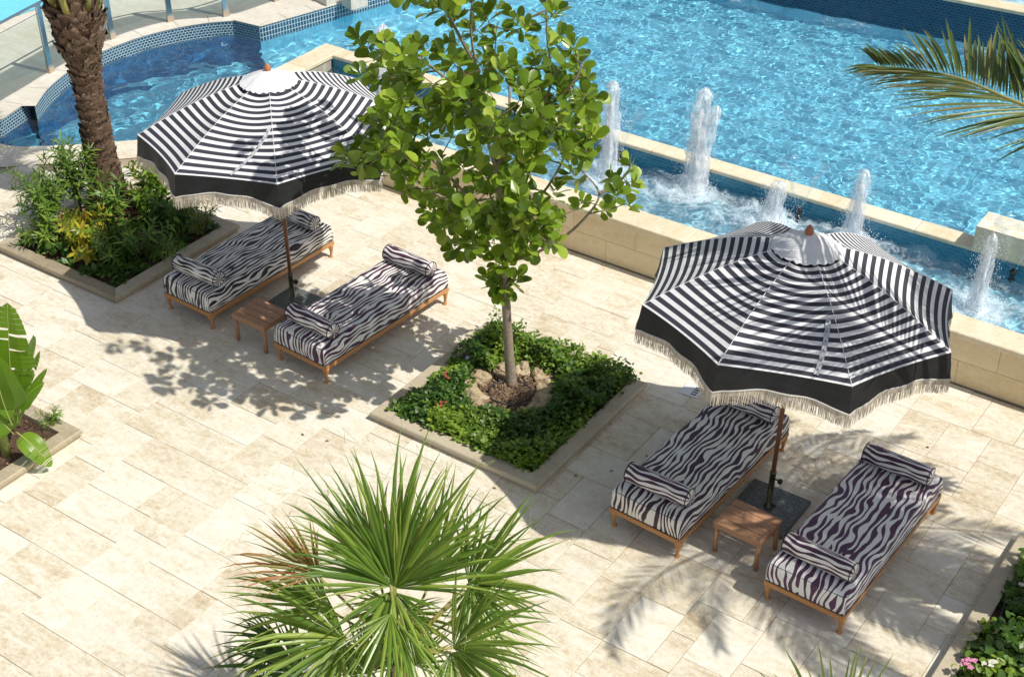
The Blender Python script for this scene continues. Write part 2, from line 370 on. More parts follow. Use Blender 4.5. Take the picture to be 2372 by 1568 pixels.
def water(name, foam=False, tint=(.95, .99, 1.0)):
    m = NT(name)
    m.P(Transmission_Weight=1.0, Roughness=0.0, IOR=1.33, Base_Color=tint)
    if foam:
        fa = m.n('ShaderNodeAttribute', attribute_name='foam').outputs['Fac']
        n = m.noise(m.scl(m.pos(), (1, 1.2, 1)), 3.2, 7, .72, 1.4); n2 = m.noise(m.pos(), 14, 6, .75, 1.2)
        f = m.mth('ADD', m.mth('MULTIPLY', n, .62), m.mth('MULTIPLY', n2, .38))
        f = m.mth('ADD', f, m.mth('MULTIPLY', m.mth('SUBTRACT', fa, .5), .42))
        k = m.ramp(f, [(.20, .02), (.43, .05), (.58, .5), (.76, .92)])
        d = m.n('ShaderNodeBsdfPrincipled'); d.inputs['Base Color'].default_value = (.74, .88, .96, 1); d.inputs['Roughness'].default_value = .5
        d.inputs['Subsurface Weight'].default_value = .0
        mx = m.n('ShaderNodeMixShader'); m.t.links.new(k, mx.inputs[0]); m.t.links.new(m.p.outputs[0], mx.inputs[1]); m.t.links.new(d.outputs[0], mx.inputs[2])
        m.t.links.new(mx.outputs[0], m.out.inputs[0])
    return m.mat
M_water = water('clear_pool_water')
M_water_foam = water('foaming_pool_water', True)

def jetmat(name, alpha):
    m = NT(name); n = m.noise(m.scl(m.pos(), (1, 1, .16)), 30, 6, .66, .5)
    m.P(Base_Color=(.90, .93, .98), Roughness=.6); 
    al = m.ramp(n, [(.34, alpha * .4), (.52, alpha), (.7, .97)]); lw = m.n('ShaderNodeLayerWeight'); lw.inputs[0].default_value = .5; al = m.mth('MULTIPLY', al, m.ramp(lw.outputs['Facing'], [(.45, 1.0), (.98, .12)])); m.P(Alpha=al, Subsurface_Weight=.0); m.bump(n, .25, .03); return m.mat
M_jet = jetmat('aerated_water', .38)
M_jetcore = jetmat('dense_white_water', .6)
M_drop = NT('water_droplet').P(Base_Color=(.88, .92, .97), Roughness=.15).mat

def glass(name, col, rough=.0, mixf=.12, gl=.7):
    m = NT(name); tr = m.n('ShaderNodeBsdfTransparent'); m.set(tr.inputs[0], col)
    g = m.n('ShaderNodeBsdfGlossy'); g.inputs['Roughness'].default_value = rough; g.inputs['Color'].default_value = (.9, .95, 1, 1)
    mx = m.n('ShaderNodeMixShader'); fr = m.n('ShaderNodeLayerWeight'); fr.inputs[0].default_value = .25
    m.set(mx.inputs[0], m.mth('ADD', m.mth('MULTIPLY', fr.outputs['Fresnel'], gl), mixf * .3))
    m.t.links.new(tr.outputs[0], mx.inputs[1]); m.t.links.new(g.outputs[0], mx.inputs[2]); m.t.links.new(mx.outputs[0], m.out.inputs[0]); return m.mat
M_glass = glass('green_tinted_glass', (.80, .88, .84))
M_bell = glass('thin_water_film', (.95, .98, .99), .1, .02, .22)

# ================================================================ SETTING
random.seed(4)
WZ, BZ, TZ, CH = -.05, .475, .20, .71         # pool water, basin water, far terrace, wall height

far_edge = [(-18.35, 11.2), (-18.02, 12.09), (-18.2, 12.77), (-17.97, 12.71)]
arc = [(-17.97, 12.71), (-18.32, 13.25), (-18.56, 13.87), (-18.69, 14.4), (-18.71, 14.95), (-18.63, 15.56), (-18.40, 16.18), (-18.12, 16.62), (-17.83, 16.92)]
def smooth(pts, k=4):
    out = []
    for i in range(len(pts) - 1):
        p0 = Vector(pts[max(i - 1, 0)]); p1 = Vector(pts[i]); p2 = Vector(pts[i + 1]); p3 = Vector(pts[min(i + 2, len(pts) - 1)])
        for j in range(k):
            t = j / k
            out.append(.5 * ((2 * p1) + (-p0 + p2) * t + (2 * p0 - 5 * p1 + 4 * p2 - p3) * t * t + (-p0 + 3 * p1 - 3 * p2 + p3) * t ** 3))
    out.append(Vector(pts[-1])); return out
ARC = [tuple(p) for p in smooth(arc)]
STR = [(-17.28, 16.97), (-16.74, 18.83), (-15.2, 24.3)]
NEAR = [tuple(p) for p in smooth([(-18.6, 12.0), (-17.95, 11.80), (-17.39, 11.93), (-16.71, 12.50), (-16.1, 13.08), (-15.5, 13.66), (-15.05, 14.04)])]
POOLPOLY = [NEAR[0]] + NEAR[1:] + [(-15.05, 16.15), (6, 16.6), (6, 24.4)] + [STR[2], STR[1], STR[0], ARC[-1]] + ARC[::-1] + [far_edge[2], far_edge[1], far_edge[0]]
def inside(x, y, P_):
    c = False; n = len(P_)
    for i in range(n):
        (x1, y1), (x2, y2) = P_[i], P_[(i + 1) % n]
        if (y1 > y) != (y2 > y) and x < (x2 - x1) * (y - y1) / (y2 - y1) + x1: c = not c
    return c

# ground far below and round about
mb = MB(); mb.add([(-150, -150, -2.2), (150, -150, -2.2), (150, 150, -2.2), (-150, 150, -2.2)], [(0, 1, 2, 3)])
tag(mb.build('ground', M_grout), 'pale bare ground beyond the pool terrace', kind='structure')

# lower deck bed : a sheet with the pool cut out of it
def sheet(poly, z, name, mat, label, thick=0.0, **kw):
    m_ = MB(); n = len(poly); vs = [(x, y, z) for x, y in poly]
    import mathutils.geometry as G
    tris = G.tessellate_polygon([[Vector((x, y, 0)) for x, y in poly]])
    up = [t if (Vector(vs[t[1]]) - Vector(vs[t[0]])).cross(Vector(vs[t[2]]) - Vector(vs[t[0]])).z > 0 else t[::-1] for t in tris]
    m_.add(vs, up)
    if thick:
        bs = [(x, y, z - thick) for x, y in poly]
        m_.add(vs + bs, [(i, (i + 1) % n, n + (i + 1) % n, n + i) for i in range(n)])
    return tag(m_.build(name, mat, **kw), label, kind='structure')
deckpoly = [(-32, -8), (12, -8), (12, 14.07), (-15.05, 14.07)] + NEAR[::-1][1:] + [(-32, 12.0)]
deck = sheet(deckpoly, 0.0, 'pool_deck', M_grout, 'travertine pool deck laid in large and small slabs', thick=.09)
edge_band = [p for p in NEAR] + [(-15.05, 13.3), (-15.9, 12.45), (-16.6, 11.8), (-17.3, 11.15), (-18.6, 10.9)]

# paving slabs (random ashlar of four sizes)
U_ = .2355
X0, Y0, NX, NY = -19.78, 4.6, 84, 41
occ = np.zeros((NX, NY), bool); PLANTERS = [(-15.26, -12.94, 9.73, 11.96), (-8.85, -6.59, 9.71, 11.97), (-13.55, -11.22, 5.4, 7.71), (-2.27, .1, 9.4, 11.88)]
rs = random.Random(11); slabs = []
for j in range(NY):
    for i in range(NX):
        if occ[i, j]: continue
        opts = [(2, 3), (3, 2), (2, 3), (2, 2), (3, 2), (2, 2), (1, 2), (2, 1), (1, 1)]
        k = rs.random(); order = opts[:]; rs.shuffle(order)
        order.sort(key=lambda q: -(q[0] * q[1]) * rs.uniform(.25, 1.0))
        for (a, b) in order:
            if i + a <= NX and j + b <= NY and not occ[i:i + a, j:j + b].any():
                occ[i:i + a, j:j + b] = True; slabs.append((X0 + i * U_, Y0 + j * U_, a * U_, b * U_)); break
def proj(p):
    d = Vector(p) - CAM; w_ = d.dot(FW); return CX + FOC * d.dot(RT) / w_, CY - FOC * d.dot(UP) / w_, w_
vis = []; rest = []
for (x, y, a, b) in slabs:
    y2 = min(y + b, 14.035)
    if y2 - y < .05: continue
    cs = [(x, y), (x + a, y), (x + a, y2), (x, y2)]
    if any(inside(px, py, POOLPOLY) for px, py in cs): continue
    if inside(x + a / 2, (y + y2) / 2, edge_band): continue
    if any(x > p[0] + .1 and x + a < p[1] - .1 and y > p[2] + .1 and y2 < p[3] - .1 for p in PLANTERS): continue
    qx, qy, dd = proj((x + a / 2, y + (y2 - y) / 2, 0))
    onview = -40 < qx < 2412 and -30 < qy < 1600
    (vis if onview else rest).append((a * (y2 - y) / dd ** 2, x, y, a, y2 - y))
vis.sort(reverse=True)
rest += vis[300:]; vis = vis[:300]
def slabmesh(mb_, x, y, a, b, r, base=0.0):
    g = rs.choice((.0014, .0018, .0024, .0034)); z = rs.uniform(.009, .0125)
    mb_.bbox((x + g, y + g, base), (x + a - g, y + b - g, base + z), .0025, r)
for (s_, x, y, a, b) in vis:
    q = MB(); slabmesh(q, -a / 2, -b / 2, a, b, rs.random())
    q.build('paving_slab', M_slab, deck, loc=(x + a / 2, y + b / 2, 0))
q = MB()
for (s_, x, y, a, b) in rest: slabmesh(q, x, y, a, b, rs.random())
tag(q.build('distant_paving_slabs', M_slab, deck), kind='stuff')
ring = sheet(edge_band, .0145, 'pool_edge_paving', M_edge, 'curved travertine margin where the deck meets the pool')

# far terrace (z .2) with a rounded edge
terr = [(-40, 8.0), (-18.35, 8.0)] + far_edge + ARC[1:] + STR + [(-15.0, 30), (-40, 30)]
terrace = sheet(terr, TZ, 'upper_terrace', M_terr, 'pale stone terrace behind the rounded pool bay', thick=.0)
rim = MB()    # kerb stones along the rounded edge
path = far_edge[1:3] + [None] + ARC + [STR[0], STR[1], STR[2]]
def rim_run(pts, wdt=.34, seg=.55):
    pts = [Vector(p) for p in pts]; L = 0; run = [pts[0]]; 
    for a, b in zip(pts[:-1], pts[1:]):
        n = max(1, int(round((b - a).length / .14)))
        for k in range(1, n + 1): run.append(a.lerp(b, k / n))
    nrm = []
    for i in range(len(run)):
        t = (run[min(i + 1, len(run) - 1)] - run[max(i - 1, 0)]).normalized(); nrm.append(Vector((-t.y, t.x)))
    i = 0
    while i < len(run) - 1:
        j = min(len(run) - 1, i + 4); r = rs.random(); vs = []; 
        for k in range(i, j + 1):
            p = run[k]; q_ = p + nrm[k] * wdt; e = .004 * ((1 if k == i else 0) - (1 if k == j else 0)); t = Vector((nrm[k].y, -nrm[k].x))
            for pt, z in ((p + t * e - nrm[k] * .012, TZ - .0), (p + t * e - nrm[k] * .012, TZ + .012), (q_ + t * e, TZ + .012)): vs.append((pt.x, pt.y, z))
        m3 = []; n = j - i + 1
        for k in range(n - 1):
            a = k * 3; m3 += [(a, a + 3, a + 4, a + 1), (a + 1, a + 4, a + 5, a + 2)]
        rim.add(vs, m3, r); i = j
for kz, (pp, ww) in enumerate(((ARC, .34), (STR, .34), ([far_edge[1], far_edge[2]], .34), ([ARC[-1], STR[0]], .3))):
    n0 = len(rim.v); rim_run(pp, ww); rim.v[n0:] = [(a, b, c + .003 * kz) for a, b, c in rim.v[n0:]]
tag(rim.build('terrace_coping', M_terr, terrace), kind='stuff')

# pool shell
def wallrun(mb_, pts, z0, z1, u0=0.0, flip=False):
    u = u0
    for a, b in zip(pts[:-1], pts[1:]):
        L = math.hypot(b[0] - a[0], b[1] - a[1])
        f = (0, 1, 2, 3) if not flip else (3, 2, 1, 0)
        uvs = [(u, z0), (u + L, z0), (u + L, z1), (u, z1)]
        mb_.add([(a[0], a[1], z0), (b[0], b[1], z0), (b[0], b[1], z1), (a[0], a[1], z1)], [f], uvs=[uvs if not flip else uvs[::-1]])
        u += L
q = MB(); q2 = MB()
for pp in (far_edge[:3], ARC, [ARC[-1], STR[0]]): wallrun(q, pp, WZ - .06, TZ - .001); wallrun(q2, pp, -1.75, WZ - .0605)
wlu = q2.build('submerged_bay_wall', M_tileblue); tag(wlu, 'deep blue underwater side of the rounded bay', kind='structure')
wl = q.build('rounded_pool_wall', M_tile); tag(wl, 'navy mosaic wall curving round the small pool bay', kind='structure')
q = MB(); wallrun(q, STR, WZ - .06, TZ - .001); q2 = MB(); wallrun(q2, STR, -1.75, WZ - .0605); wlv = q2.build('submerged_straight_wall', M_floor); tag(wlv, 'aqua underwater side of the straight pool wall', kind='structure')
wl2 = q.build('straight_pool_wall', M_tilesq); tag(wl2, 'navy square mosaic wall running straight beyond the rounded bay', kind='structure')
q = MB(); wallrun(q, [NEAR[0]] + NEAR[1:], -1.75, -.002, flip=True); wallrun(q, [(-15.06, 14.04), (-15.06, 16.2)], -1.75, CH - .05, flip=True); wallrun(q, [(-15.06, 16.21), (8, 16.21)], -1.75, .45, flip=True)
wl3 = q.build('near_pool_wall', M_tile); tag(wl3, 'submerged mosaic side of the pool nearest the deck', kind='structure')
q = MB()
SH = -.62          # shallow main pool floor
q.add([(-17.28, 16.97, SH), (-15.0, 15.0, SH), (8, 15.0, SH), (8, 24.6, SH), (-17.28, 24.6, SH)], [(0, 1, 2, 3, 4)])
q.add([(-17.28, 16.97, SH), (-15.0, 15.0, SH), (-15.0, 15.0, -1.8), (-17.28, 16.97, -1.8)], [(0, 3, 2, 1)])
fl = q.build('main_pool_floor', M_floor); tag(fl, 'aqua floor of the long pool under rippling water', kind='structure')
q = MB(); q.add([(-19.5, 10.8, -1.35), (-14.9, 10.8, -1.35), (-14.9, 17.4, -1.35), (-19.5, 17.4, -1.35)], [(0, 1, 2, 3)])
q.add([(-19.2, 10.8, -.55), (-16.6, 10.8, -.55), (-17.25, 11.95, -.55), (-18.12, 12.8, -.55), (-19.2, 13.2, -.55)], [(0, 1, 2, 3, 4)])
q.add([(-17.25, 11.95, -.55), (-18.12, 12.8, -.55), (-18.12, 12.8, -1.4), (-17.25, 11.95, -1.4)], [(0, 1, 2, 3)])
fl2 = q.build('rounded_bay_floor', M_floor_deep); tag(fl2, 'blue floor of the rounded pool bay', kind='structure')
for o in (fl, fl2, wl, wl2, wl3, wlu, wlv): o.cycles.is_caustics_receiver = True

def waves(X, Y, lams, amp, seed):
    r_ = np.random.RandomState(seed); Z = np.zeros_like(X)
    for lam in lams:
        th = r_.uniform(0, 2 * PI); k = 2 * PI / lam; ph = r_.uniform(0, 2 * PI)
        Z += amp * (lam ** 1.35) * np.sin(k * (X * math.cos(th) + Y * math.sin(th)) + ph + .6 * np.sin(k * .31 * (X * math.sin(th) - Y * math.cos(th)) + ph * 2))
    return Z
def watergrid(name, x0, x1, y0, y1, step, z, zfun, mat, mask=None, foam=None):
    nx, ny = int((x1 - x0) / step) + 1, int((y1 - y0) / step) + 1
    xs = np.linspace(x0, x1, nx); ys = np.linspace(y0, y1, ny); X, Y = np.meshgrid(xs, ys)
    Z = z + zfun(X, Y); V = np.stack([X, Y, Z], -1).reshape(-1, 3)
    i = np.arange(nx - 1)[None, :] + nx * np.arange(ny - 1)[:, None]; F = np.stack([i, i + 1, i + 1 + nx, i + nx], -1).reshape(-1, 4)
    if mask is not None:
        cx_, cy_ = X.reshape(-1)[F].mean(1), Y.reshape(-1)[F].mean(1); F = F[mask(cx_, cy_)]
        used = np.unique(F); remap = -np.ones(len(V), int); remap[used] = np.arange(len(used)); V = V[used]; F = remap[F]
    me = bpy.data.meshes.new(name); me.vertices.add(len(V)); me.vertices.foreach_set('co', V.reshape(-1))
    me.loops.add(len(F) * 4); me.loops.foreach_set('vertex_index', F.reshape(-1).astype(np.int32))
    me.polygons.add(len(F)); me.polygons.foreach_set('loop_start', np.arange(0, len(F) * 4, 4, dtype=np.int32))
    me.update(calc_edges=True); me.polygons.foreach_set('use_smooth', np.ones(len(F), bool)); me.materials.append(mat)
    if foam is not None:
        a_ = me.attributes.new('foam', 'FLOAT', 'POINT'); a_.data.foreach_set('value', foam(V[:, 0], V[:, 1]))
    o = put(name, me); o.cycles.is_caustics_caster = True; return o
rl = np.random.RandomState(5)
LB = list(rl.uniform(.28, .75, 16)) + list(rl.uniform(.14, .28, 10))
LM = list(rl.uniform(.35, .9, 6)) + list(rl.uniform(.075, .17, 36))
def zmain(X, Y):
    t = np.clip((X + 15.8) / 2.5, 0, 1)
    return (1 - t) * waves(X, Y, LB, .0095, 1) + (.25 + .75 * t) * t * waves(X, Y, LM, .0102, 2)
def m_bay(x, y): return (x < -15.06) & (x > -19.3) & ~((y < 11.6))
JETS = [(-9.26, 15.31, 1.9), (-8.13, 15.70, 1.93), (-6.89, 15.53, 1.03), (-5.81, 15.62, 1.48), (-3.96, 14.96, 1.5), (-12.84, 14.95, 1.98)]
def foam_main(x, y):
    f = np.full(x.shape, -.12)
    f += .5 * np.exp(-((y - (23.41 + (x + 11.1) * .071) + .25) / .45) ** 2) * (.45 + .55 * np.sin(x * 1.3 + 1) ** 2) * (x > -11.5)
    f += .35 * np.exp(-(((x + 3.2) / 1.8) ** 2 + ((y - 17.2) / 1.6) ** 2))
    return f
wat = watergrid('pool_water', -19.3, 4.0, 11.6, 24.5, .027, WZ, zmain, M_water_foam,
    mask=lambda x, y: ((x < -15.06) | ((y > 16.22))) & (y < 23.41 + (x + 11.1) * .071) & ~((x > -17) & (y < 16.2) & (x > -15.06)) & (x < y * 1.0 - 8 + 0 * x + 100), foam=foam_main)
tag(wat, 'rippling turquoise pool water', kind='structure')

for k_, (sx_, sy_, sz_) in enumerate(((-5.1, 18.4, -.42), (-4.4, 17.7, -.28), (-3.7, 17.0, -.16))):
    q = MB(); q.box((sx_, 16.215 + .001 * k_, -.7), (5 + .001 * k_, sy_, sz_)); o = q.build('submerged_step', M_floor); tag(o, 'submerged aqua pool step behind the rough stone block', kind='structure'); o.cycles.is_caustics_receiver = True
# far raised wall with dark mosaic and the pool above it
def fwy(x): return 23.41 + (x + 11.1) * .071
q = MB(); wallrun(q, [(-15.6, fwy(-15.6)), (8, fwy(8))], -.12, .60); q2 = MB(); wallrun(q2, [(-15.6, fwy(-15.6)), (8, fwy(8))], -1.2, -.1205)
fw_ = empty('raised_pool_wall', (0, 0, 0), label='dark blue mosaic wall with cream coping at the far side of the pool', cat='wall')
o = q2.build('submerged_face', M_floor, fw_); o.cycles.is_caustics_receiver = True; o = q.build('mosaic_face', M_tilefar, fw_); o.cycles.is_caustics_receiver = True
x = -15.6
while x < 7:
    M_ = Matrix.Translation((x, fwy(x), 0)) @ Matrix.Rotation(math.atan(.071), 4, 'Z')
    q = MB(); q.bbox((.004, -.03, .60), (1.15, .30, .66), .008, rs.random(), M=M_); q.build('coping_stone', M_cop, fw_); x += 1.154
watf = watergrid('upper_pool_water', -15.4, 4, 23.4, 29, .06, .60, lambda X, Y: waves(X, Y, LM, .02, 7), M_water_foam, mask=lambda x, y: y > 23.41 + (x + 11.1) * .071 + .28, foam=lambda x, y: np.full(x.shape, .62))
tag(watf, 'foaming water of the upper pool behind the mosaic wall', kind='structure')
q = MB(); q.add([(-16, 23.36, .1), (6, 24.92, .1), (6, 30, .1), (-16, 30, .1)], [(0, 1, 2, 3)]); o = q.build('upper_pool_floor', M_basinfloor); tag(o, 'pale floor of the upper pool', kind='structure'); o.cycles.is_caustics_receiver = True
q = MB(); q.add([(-30, 29, .8), (12, 29, .8), (12, 45, .8), (-30, 45, .8)], [(0, 1, 2, 3)]); tag(q.build('far_terrace', M_terr), 'pale terrace beyond the upper pool', kind='structure')

# fountain basin walls
bw = empty('fountain_basin_wall', (0, 14.04, 0), label='low honey stone wall along the deck holding the fountain basin', cat='wall')
q = MB(); q.box((-15.04, .03, 0), (8, .33, CH - .07)); q.build('core', M_wall, bw)
x = -15.05; 
for row, (z0, z1) in enumerate(((.03, .335), (.340, CH - .072))):
    x = -15.05 - (.5 if row else 0)
    while x < 6:
        a, b = max(x, -15.05), x + .94
        q = MB(); q.box((a + .002, .0, z0), (b - .002, .029, z1), rs.random()); q.build('stone_panel', M_wall, bw); x = b
q = MB(); q.box((-15.05, .012, 0), (8, .029, .03)); q.build('shadow_gap', M_grout, bw)
x = -15.06
while x < 6:
    q = MB(); q.bbox((x + .002, -.025, CH - .07), (x + 1.1, .36, CH), .01, rs.random()); q.build('coping_stone', M_cop, bw); x += 1.103
bw2 = empty('basin_end_wall', (-15.05, 14.4, 0), label='stone topped end wall between fountain basin and rounded bay', cat='wall')
q = MB(); q.box((.02, .01, -.1), (.36, 1.5, CH - .09)); q.build('wall_face', M_block, bw2)
for k in range(2):
    q = MB(); q.bbox((-.01, .004 + k * .9, CH - .06), (.38, .9 + k * .9, CH), .01, rs.random()); q.build('coping_stone', M_cop, bw2)
bw3 = empty('divider_wall', (0, 15.90, 0), label='thin honey coping wall dividing the fountain basin from the long pool', cat='wall')
q = MB(); wallrun(q, [(-14.68, 0.02), (8, 0.02)], -.1, CH - .05); o = q.build('mosaic_face', M_tiledark, bw3); o.cycles.is_caustics_receiver = True
q = MB(); q.box((-14.68, .03, -.1), (8, .28, CH - .06)); q.build('core', M_wall, bw3)
x = -14.66
while x < 7:
    q = MB(); q.bbox((x + .002, 0, CH - .055), (x + .95, .29, CH), .012, rs.random()); q.build('coping_stone', M_cop, bw3); x += .953
def foamb(x, y):
    f = np.full(x.shape, .14)
    for jx, jy, jh in JETS:
        d = np.hypot(x - jx, y - jy); f += .70 * np.exp(-(d / .36) ** 2) + .22 * np.exp(-(d / .95) ** 2)
    f -= .55 * np.exp(-((15.92 - y) / .10) ** 2); return np.clip(f, -.2, 1.2)
def zb_(X, Y):
    Z = waves(X, Y, LM, .028, 3)
    for jx, jy, jh in JETS:
        d = np.hypot(X - jx, Y - jy); Z += .022 * np.exp(-(d / .5) ** 2) * np.sin(d * 30)
    return Z
bwat = watergrid('fountain_water', -14.66, 4, 14.41, 15.915, .034, BZ, zb_, M_water_foam, foam=foamb)
tag(bwat, 'churned foamy water in the fountain basin', kind='structure')
q = MB(); q.add([(-14.7, 14.38, .12), (6, 14.38, .12), (6, 15.95, .12), (-14.7, 15.95, .12)], [(0, 1, 2, 3)])
o = q.build('fountain_basin_floor', M_basinfloor); tag(o, 'pale blue floor of the fountain basin', kind='structure'); o.cycles.is_caustics_receiver = True
q = MB(); wallrun(q, [(-14.7, 14.405), (6, 14.405)], -.05, CH - .06, flip=True); o = q.build('basin_inner_side', M_basinfloor, bw, loc=(0, -14.04, 0))

# stone block on the divider
bl = empty('stone_spout_block', (-4.36, 15.84, CH), label='rough pale stone block sitting on the divider wall among the fountains', cat='stone block')
q = MB(); 
nx_, ny_ = 40, 10
vs = []; fs = []
for i in range(nx_ + 1):
    for j in range(ny_ + 1):
        X_, Y_ = 2.1 * i / nx_, .42 * j / ny_
        vs.append((X_, Y_, .33 + (.016 * noise.noise(Vector((X_ * 7, Y_ * 9, 0))) + .01 * noise.noise(Vector((X_ * 21, Y_ * 25, 0))) if 0 < j < ny_ else 0)))
for i in range(nx_):
    for j in range(ny_): a = i * (ny_ + 1) + j; fs.append((a, a + ny_ + 1, a + ny_ + 2, a + 1))
q.add(vs, fs, .8); q.build('split_top', M_block, bl)
q = MB(); q.box((0, 0, 0), (2.1, .42, .3295), .5); q.build('block_body', M_cop, bl)

# stone steps on the terrace at the far end
st = empty('terrace_steps', (-16.95, 18.2, TZ), (0, 0, R(-16)), label='pale stone steps at the edge of the terrace beyond the bay', cat='steps')
for k, (a, b, h) in enumerate(((-1.6, .02, .16), (-1.9, -.33, .32), (-2.2, -.6, .48))):
    q = MB(); q.bbox((a, .1 + k * .32, 0), (b, 1.9, h), .012, rs.random()); q.build('step', M_terr, st)
q = MB(); q.bbox((.12, .35, 0), (.42, .7, .22), .01, .6); q.build('pier', M_terr, st)

# glass railing on the terrace
rail = empty('glass_railing', (0, 0, TZ), label='curved glass railing with steel posts round the pool bay terrace', cat='railing')
PP = [(-18.45, 12.15), (-18.74, 13.69), (-18.95, 15.19), (-18.69, 16.27), (-18.06, 16.98), (-17.84, 18.01)]
postm = MB(); postm.box((-.012, -.045, 0), (.012, .045, 1.16)); postm.box((.018, -.045, .12), (.034, .045, 1.16)); postm = postm.data('post', M_steel)
footm = MB(); footm.box((-.03, -.055, 0), (.045, .055, .11)); footm = footm.data('post_foot', simple('sandy_metal', (.55, .46, .36), .4, .5))
for i, (x, y) in enumerate(PP):
    a = PP[max(i - 1, 0)]; b = PP[min(i + 1, len(PP) - 1)]; an = math.atan2(b[1] - a[1], b[0] - a[0]) + PI / 2
    p_ = put('post', postm, rail, (x, y, 0), (0, 0, an)); put('foot', footm, p_)
def arcpts(a, b, k, off=0.0): return [tuple(p) for p in smooth([Vector(p) for p in PP], 8)]
RP = arcpts(0, 0, 0)
q = MB(); q.tube([(x, y, 1.17) for x, y in RP], .021, 10); q.tube([(x, y, 1.02) for x, y in RP], .007, 6); q.build('handrail', M_steel, rail, True)
for i in range(len(PP) - 1):
    seg = RP[i * 8:(i + 1) * 8 + 1]; q = MB()
    sg = [Vector(s).lerp(Vector(seg[len(seg) // 2]), .04) for s in seg]
    for a, b in zip(sg[:-1], sg[1:]): q.add([(a[0], a[1], .07), (b[0], b[1], .07), (b[0], b[1], 1.0), (a[0], a[1], 1.0)], [(0, 1, 2, 3)])
    q.build('glass_panel', M_glass, rail)
# a second, far pool behind the terrace and the building edge that shades it
q = MB(); q.add([(-40, 10, TZ + .012), (-21.15, 12.9, TZ + .012), (-21.1, 15.2, TZ + .012), (-20.7, 16.4, TZ + .012), (-23, 24, TZ + .012), (-40, 24, TZ + .012)], [(0, 1, 2, 3, 4, 5)])
tag(q.build('second_pool_water', M_floor_deep), 'blue pool glimpsed behind the terrace in the far corner', kind='structure')

# ================================================================ leaves
def leaf(mb_, base, d, upv, L, W, kind='obov', r=0.0, curl=.0, fold=.12, m=0):
    d = Vector(d).normalized(); side = d.cross(Vector(upv)); side = side.normalized() if side.length > 1e-4 else d.orthogonal().normalized()
    n = side.cross(d).normalized(); base = Vector(base)
    prof = {'obov': [(.12, .10), (.38, .34), (.66, .50), (.86, .43), (.97, .20)], 'ov': [(.12, .22), (.35, .48), (.6, .42), (.85, .17)],
            'lance': [(.18, .40), (.5, .5), (.8, .28)], 'round': [(.08, .25), (.3, .5), (.6, .5), (.88, .26)], 'small': [(.3, .45), (.7, .35)]}[kind]
    vs = [base]; 
    for t, wd in prof:
        c = base + d * (L * t) - n * (curl * L * t * t); e = side * (wd * W)
        vs += [c - e + n * (fold * wd * W * 2), c, c + e + n * (fold * wd * W * 2)]
    vs.append(base + d * L - n * (curl * L)); k = len(prof); fs = [(0, 2, 1), (0, 3, 2)]
    for i in range(k - 1):
        a = 1 + 3 * i; fs += [(a, a + 1, a + 4, a + 3), (a + 1, a + 2, a + 5, a + 4)]
    a = 1 + 3 * (k - 1); fs += [(a, a + 1, a + 3), (a + 1, a + 2, a + 3)]
    mb_.add(vs, fs, r, m=m)

def rdir(rg, zmin=-1.0):
    while True:
        v = Vector((rg.uniform(-1, 1), rg.uniform(-1, 1), rg.uniform(-1, 1)))
        if .05 < v.length < 1 and v.normalized().z > zmin: return v.normalized()

# ================================================================ planters
def planter(x0, x1, y0, y1, label, h=.115, wdt=.17):
    cx_, cy_ = (x0 + x1) / 2, (y0 + y1) / 2
    t = empty('stone_planter', (cx_, cy_, 0), label=label, cat='planter')
    hx, hy = (x1 - x0) / 2, (y1 - y0) / 2
    q = MB(); q.box((-hx + .03, -hy + .03, 0), (hx - .03, hy - .03, .05), .4); 
    for (a, b) in (((-hx, -hy), (hx, -hy)), ((hx, -hy), (hx, hy)), ((hx, hy), (-hx, hy)), ((-hx, hy), (-hx, -hy))):
        a = Vector(a); b = Vector(b); dr = (b - a).normalized(); nn = Vector((-dr.y, dr.x)); L = (b - a).length
        q = MB(); vs = []
        for (o_, z) in ((.024, .0), (.024, h * .45), (.0, h * .52), (.0, h - .012), (.012, h), (wdt, h), (wdt, .0)):
            for s in (0, 1):
                e = (a + dr * (o_ + .0006)) if s == 0 else (b - dr * (o_ + .0006)); p = e + nn * o_; vs.append((p.x, p.y, z))
        fs = [(2 * i, 2 * i + 1, 2 * i + 3, 2 * i + 2) for i in range(6)] + [tuple(range(0, 14, 2))[::-1], tuple(range(1, 14, 2))]
        q.add(vs, fs, rs.random()); q.build('kerb_stone', M_plant, t)
    q = MB(); n = 26; vs = []; fs = []
    ix, iy = hx - wdt - .001, hy - wdt - .001
    for i in range(n + 1):
        for j in range(n + 1):
            X_, Y_ = -ix + 2 * ix * i / n, -iy + 2 * iy * j / n
            vs.append((X_, Y_, .055 + .022 * noise.noise(Vector((X_ * 4 + x0, Y_ * 4, 1))) + .012 * noise.noise(Vector((X_ * 17, Y_ * 17 + x0, 4)))))
    for i in range(n):
        for j in range(n): a = i * (n + 1) + j; fs.append((a, a + n + 1, a + n + 2, a + 1))
    q.add(vs, fs); q.build('soil', M_soil, t, True); return t
plC = planter(-8.845, -6.60, 9.72, 11.95, 'square sandstone planter at the foot of the round leaved tree')
plL = planter(-15.25, -12.95, 9.74, 11.95, 'square sandstone planter full of lance leaved shrubs around the date palm')
plB = planter(-13.5, -11.235, 5.45, 7.70, 'square sandstone planter holding the banana plant')
plR = planter(-2.265, 0.1, 9.5, 11.87, 'sandstone planter with pink and white flowers beside the deck')

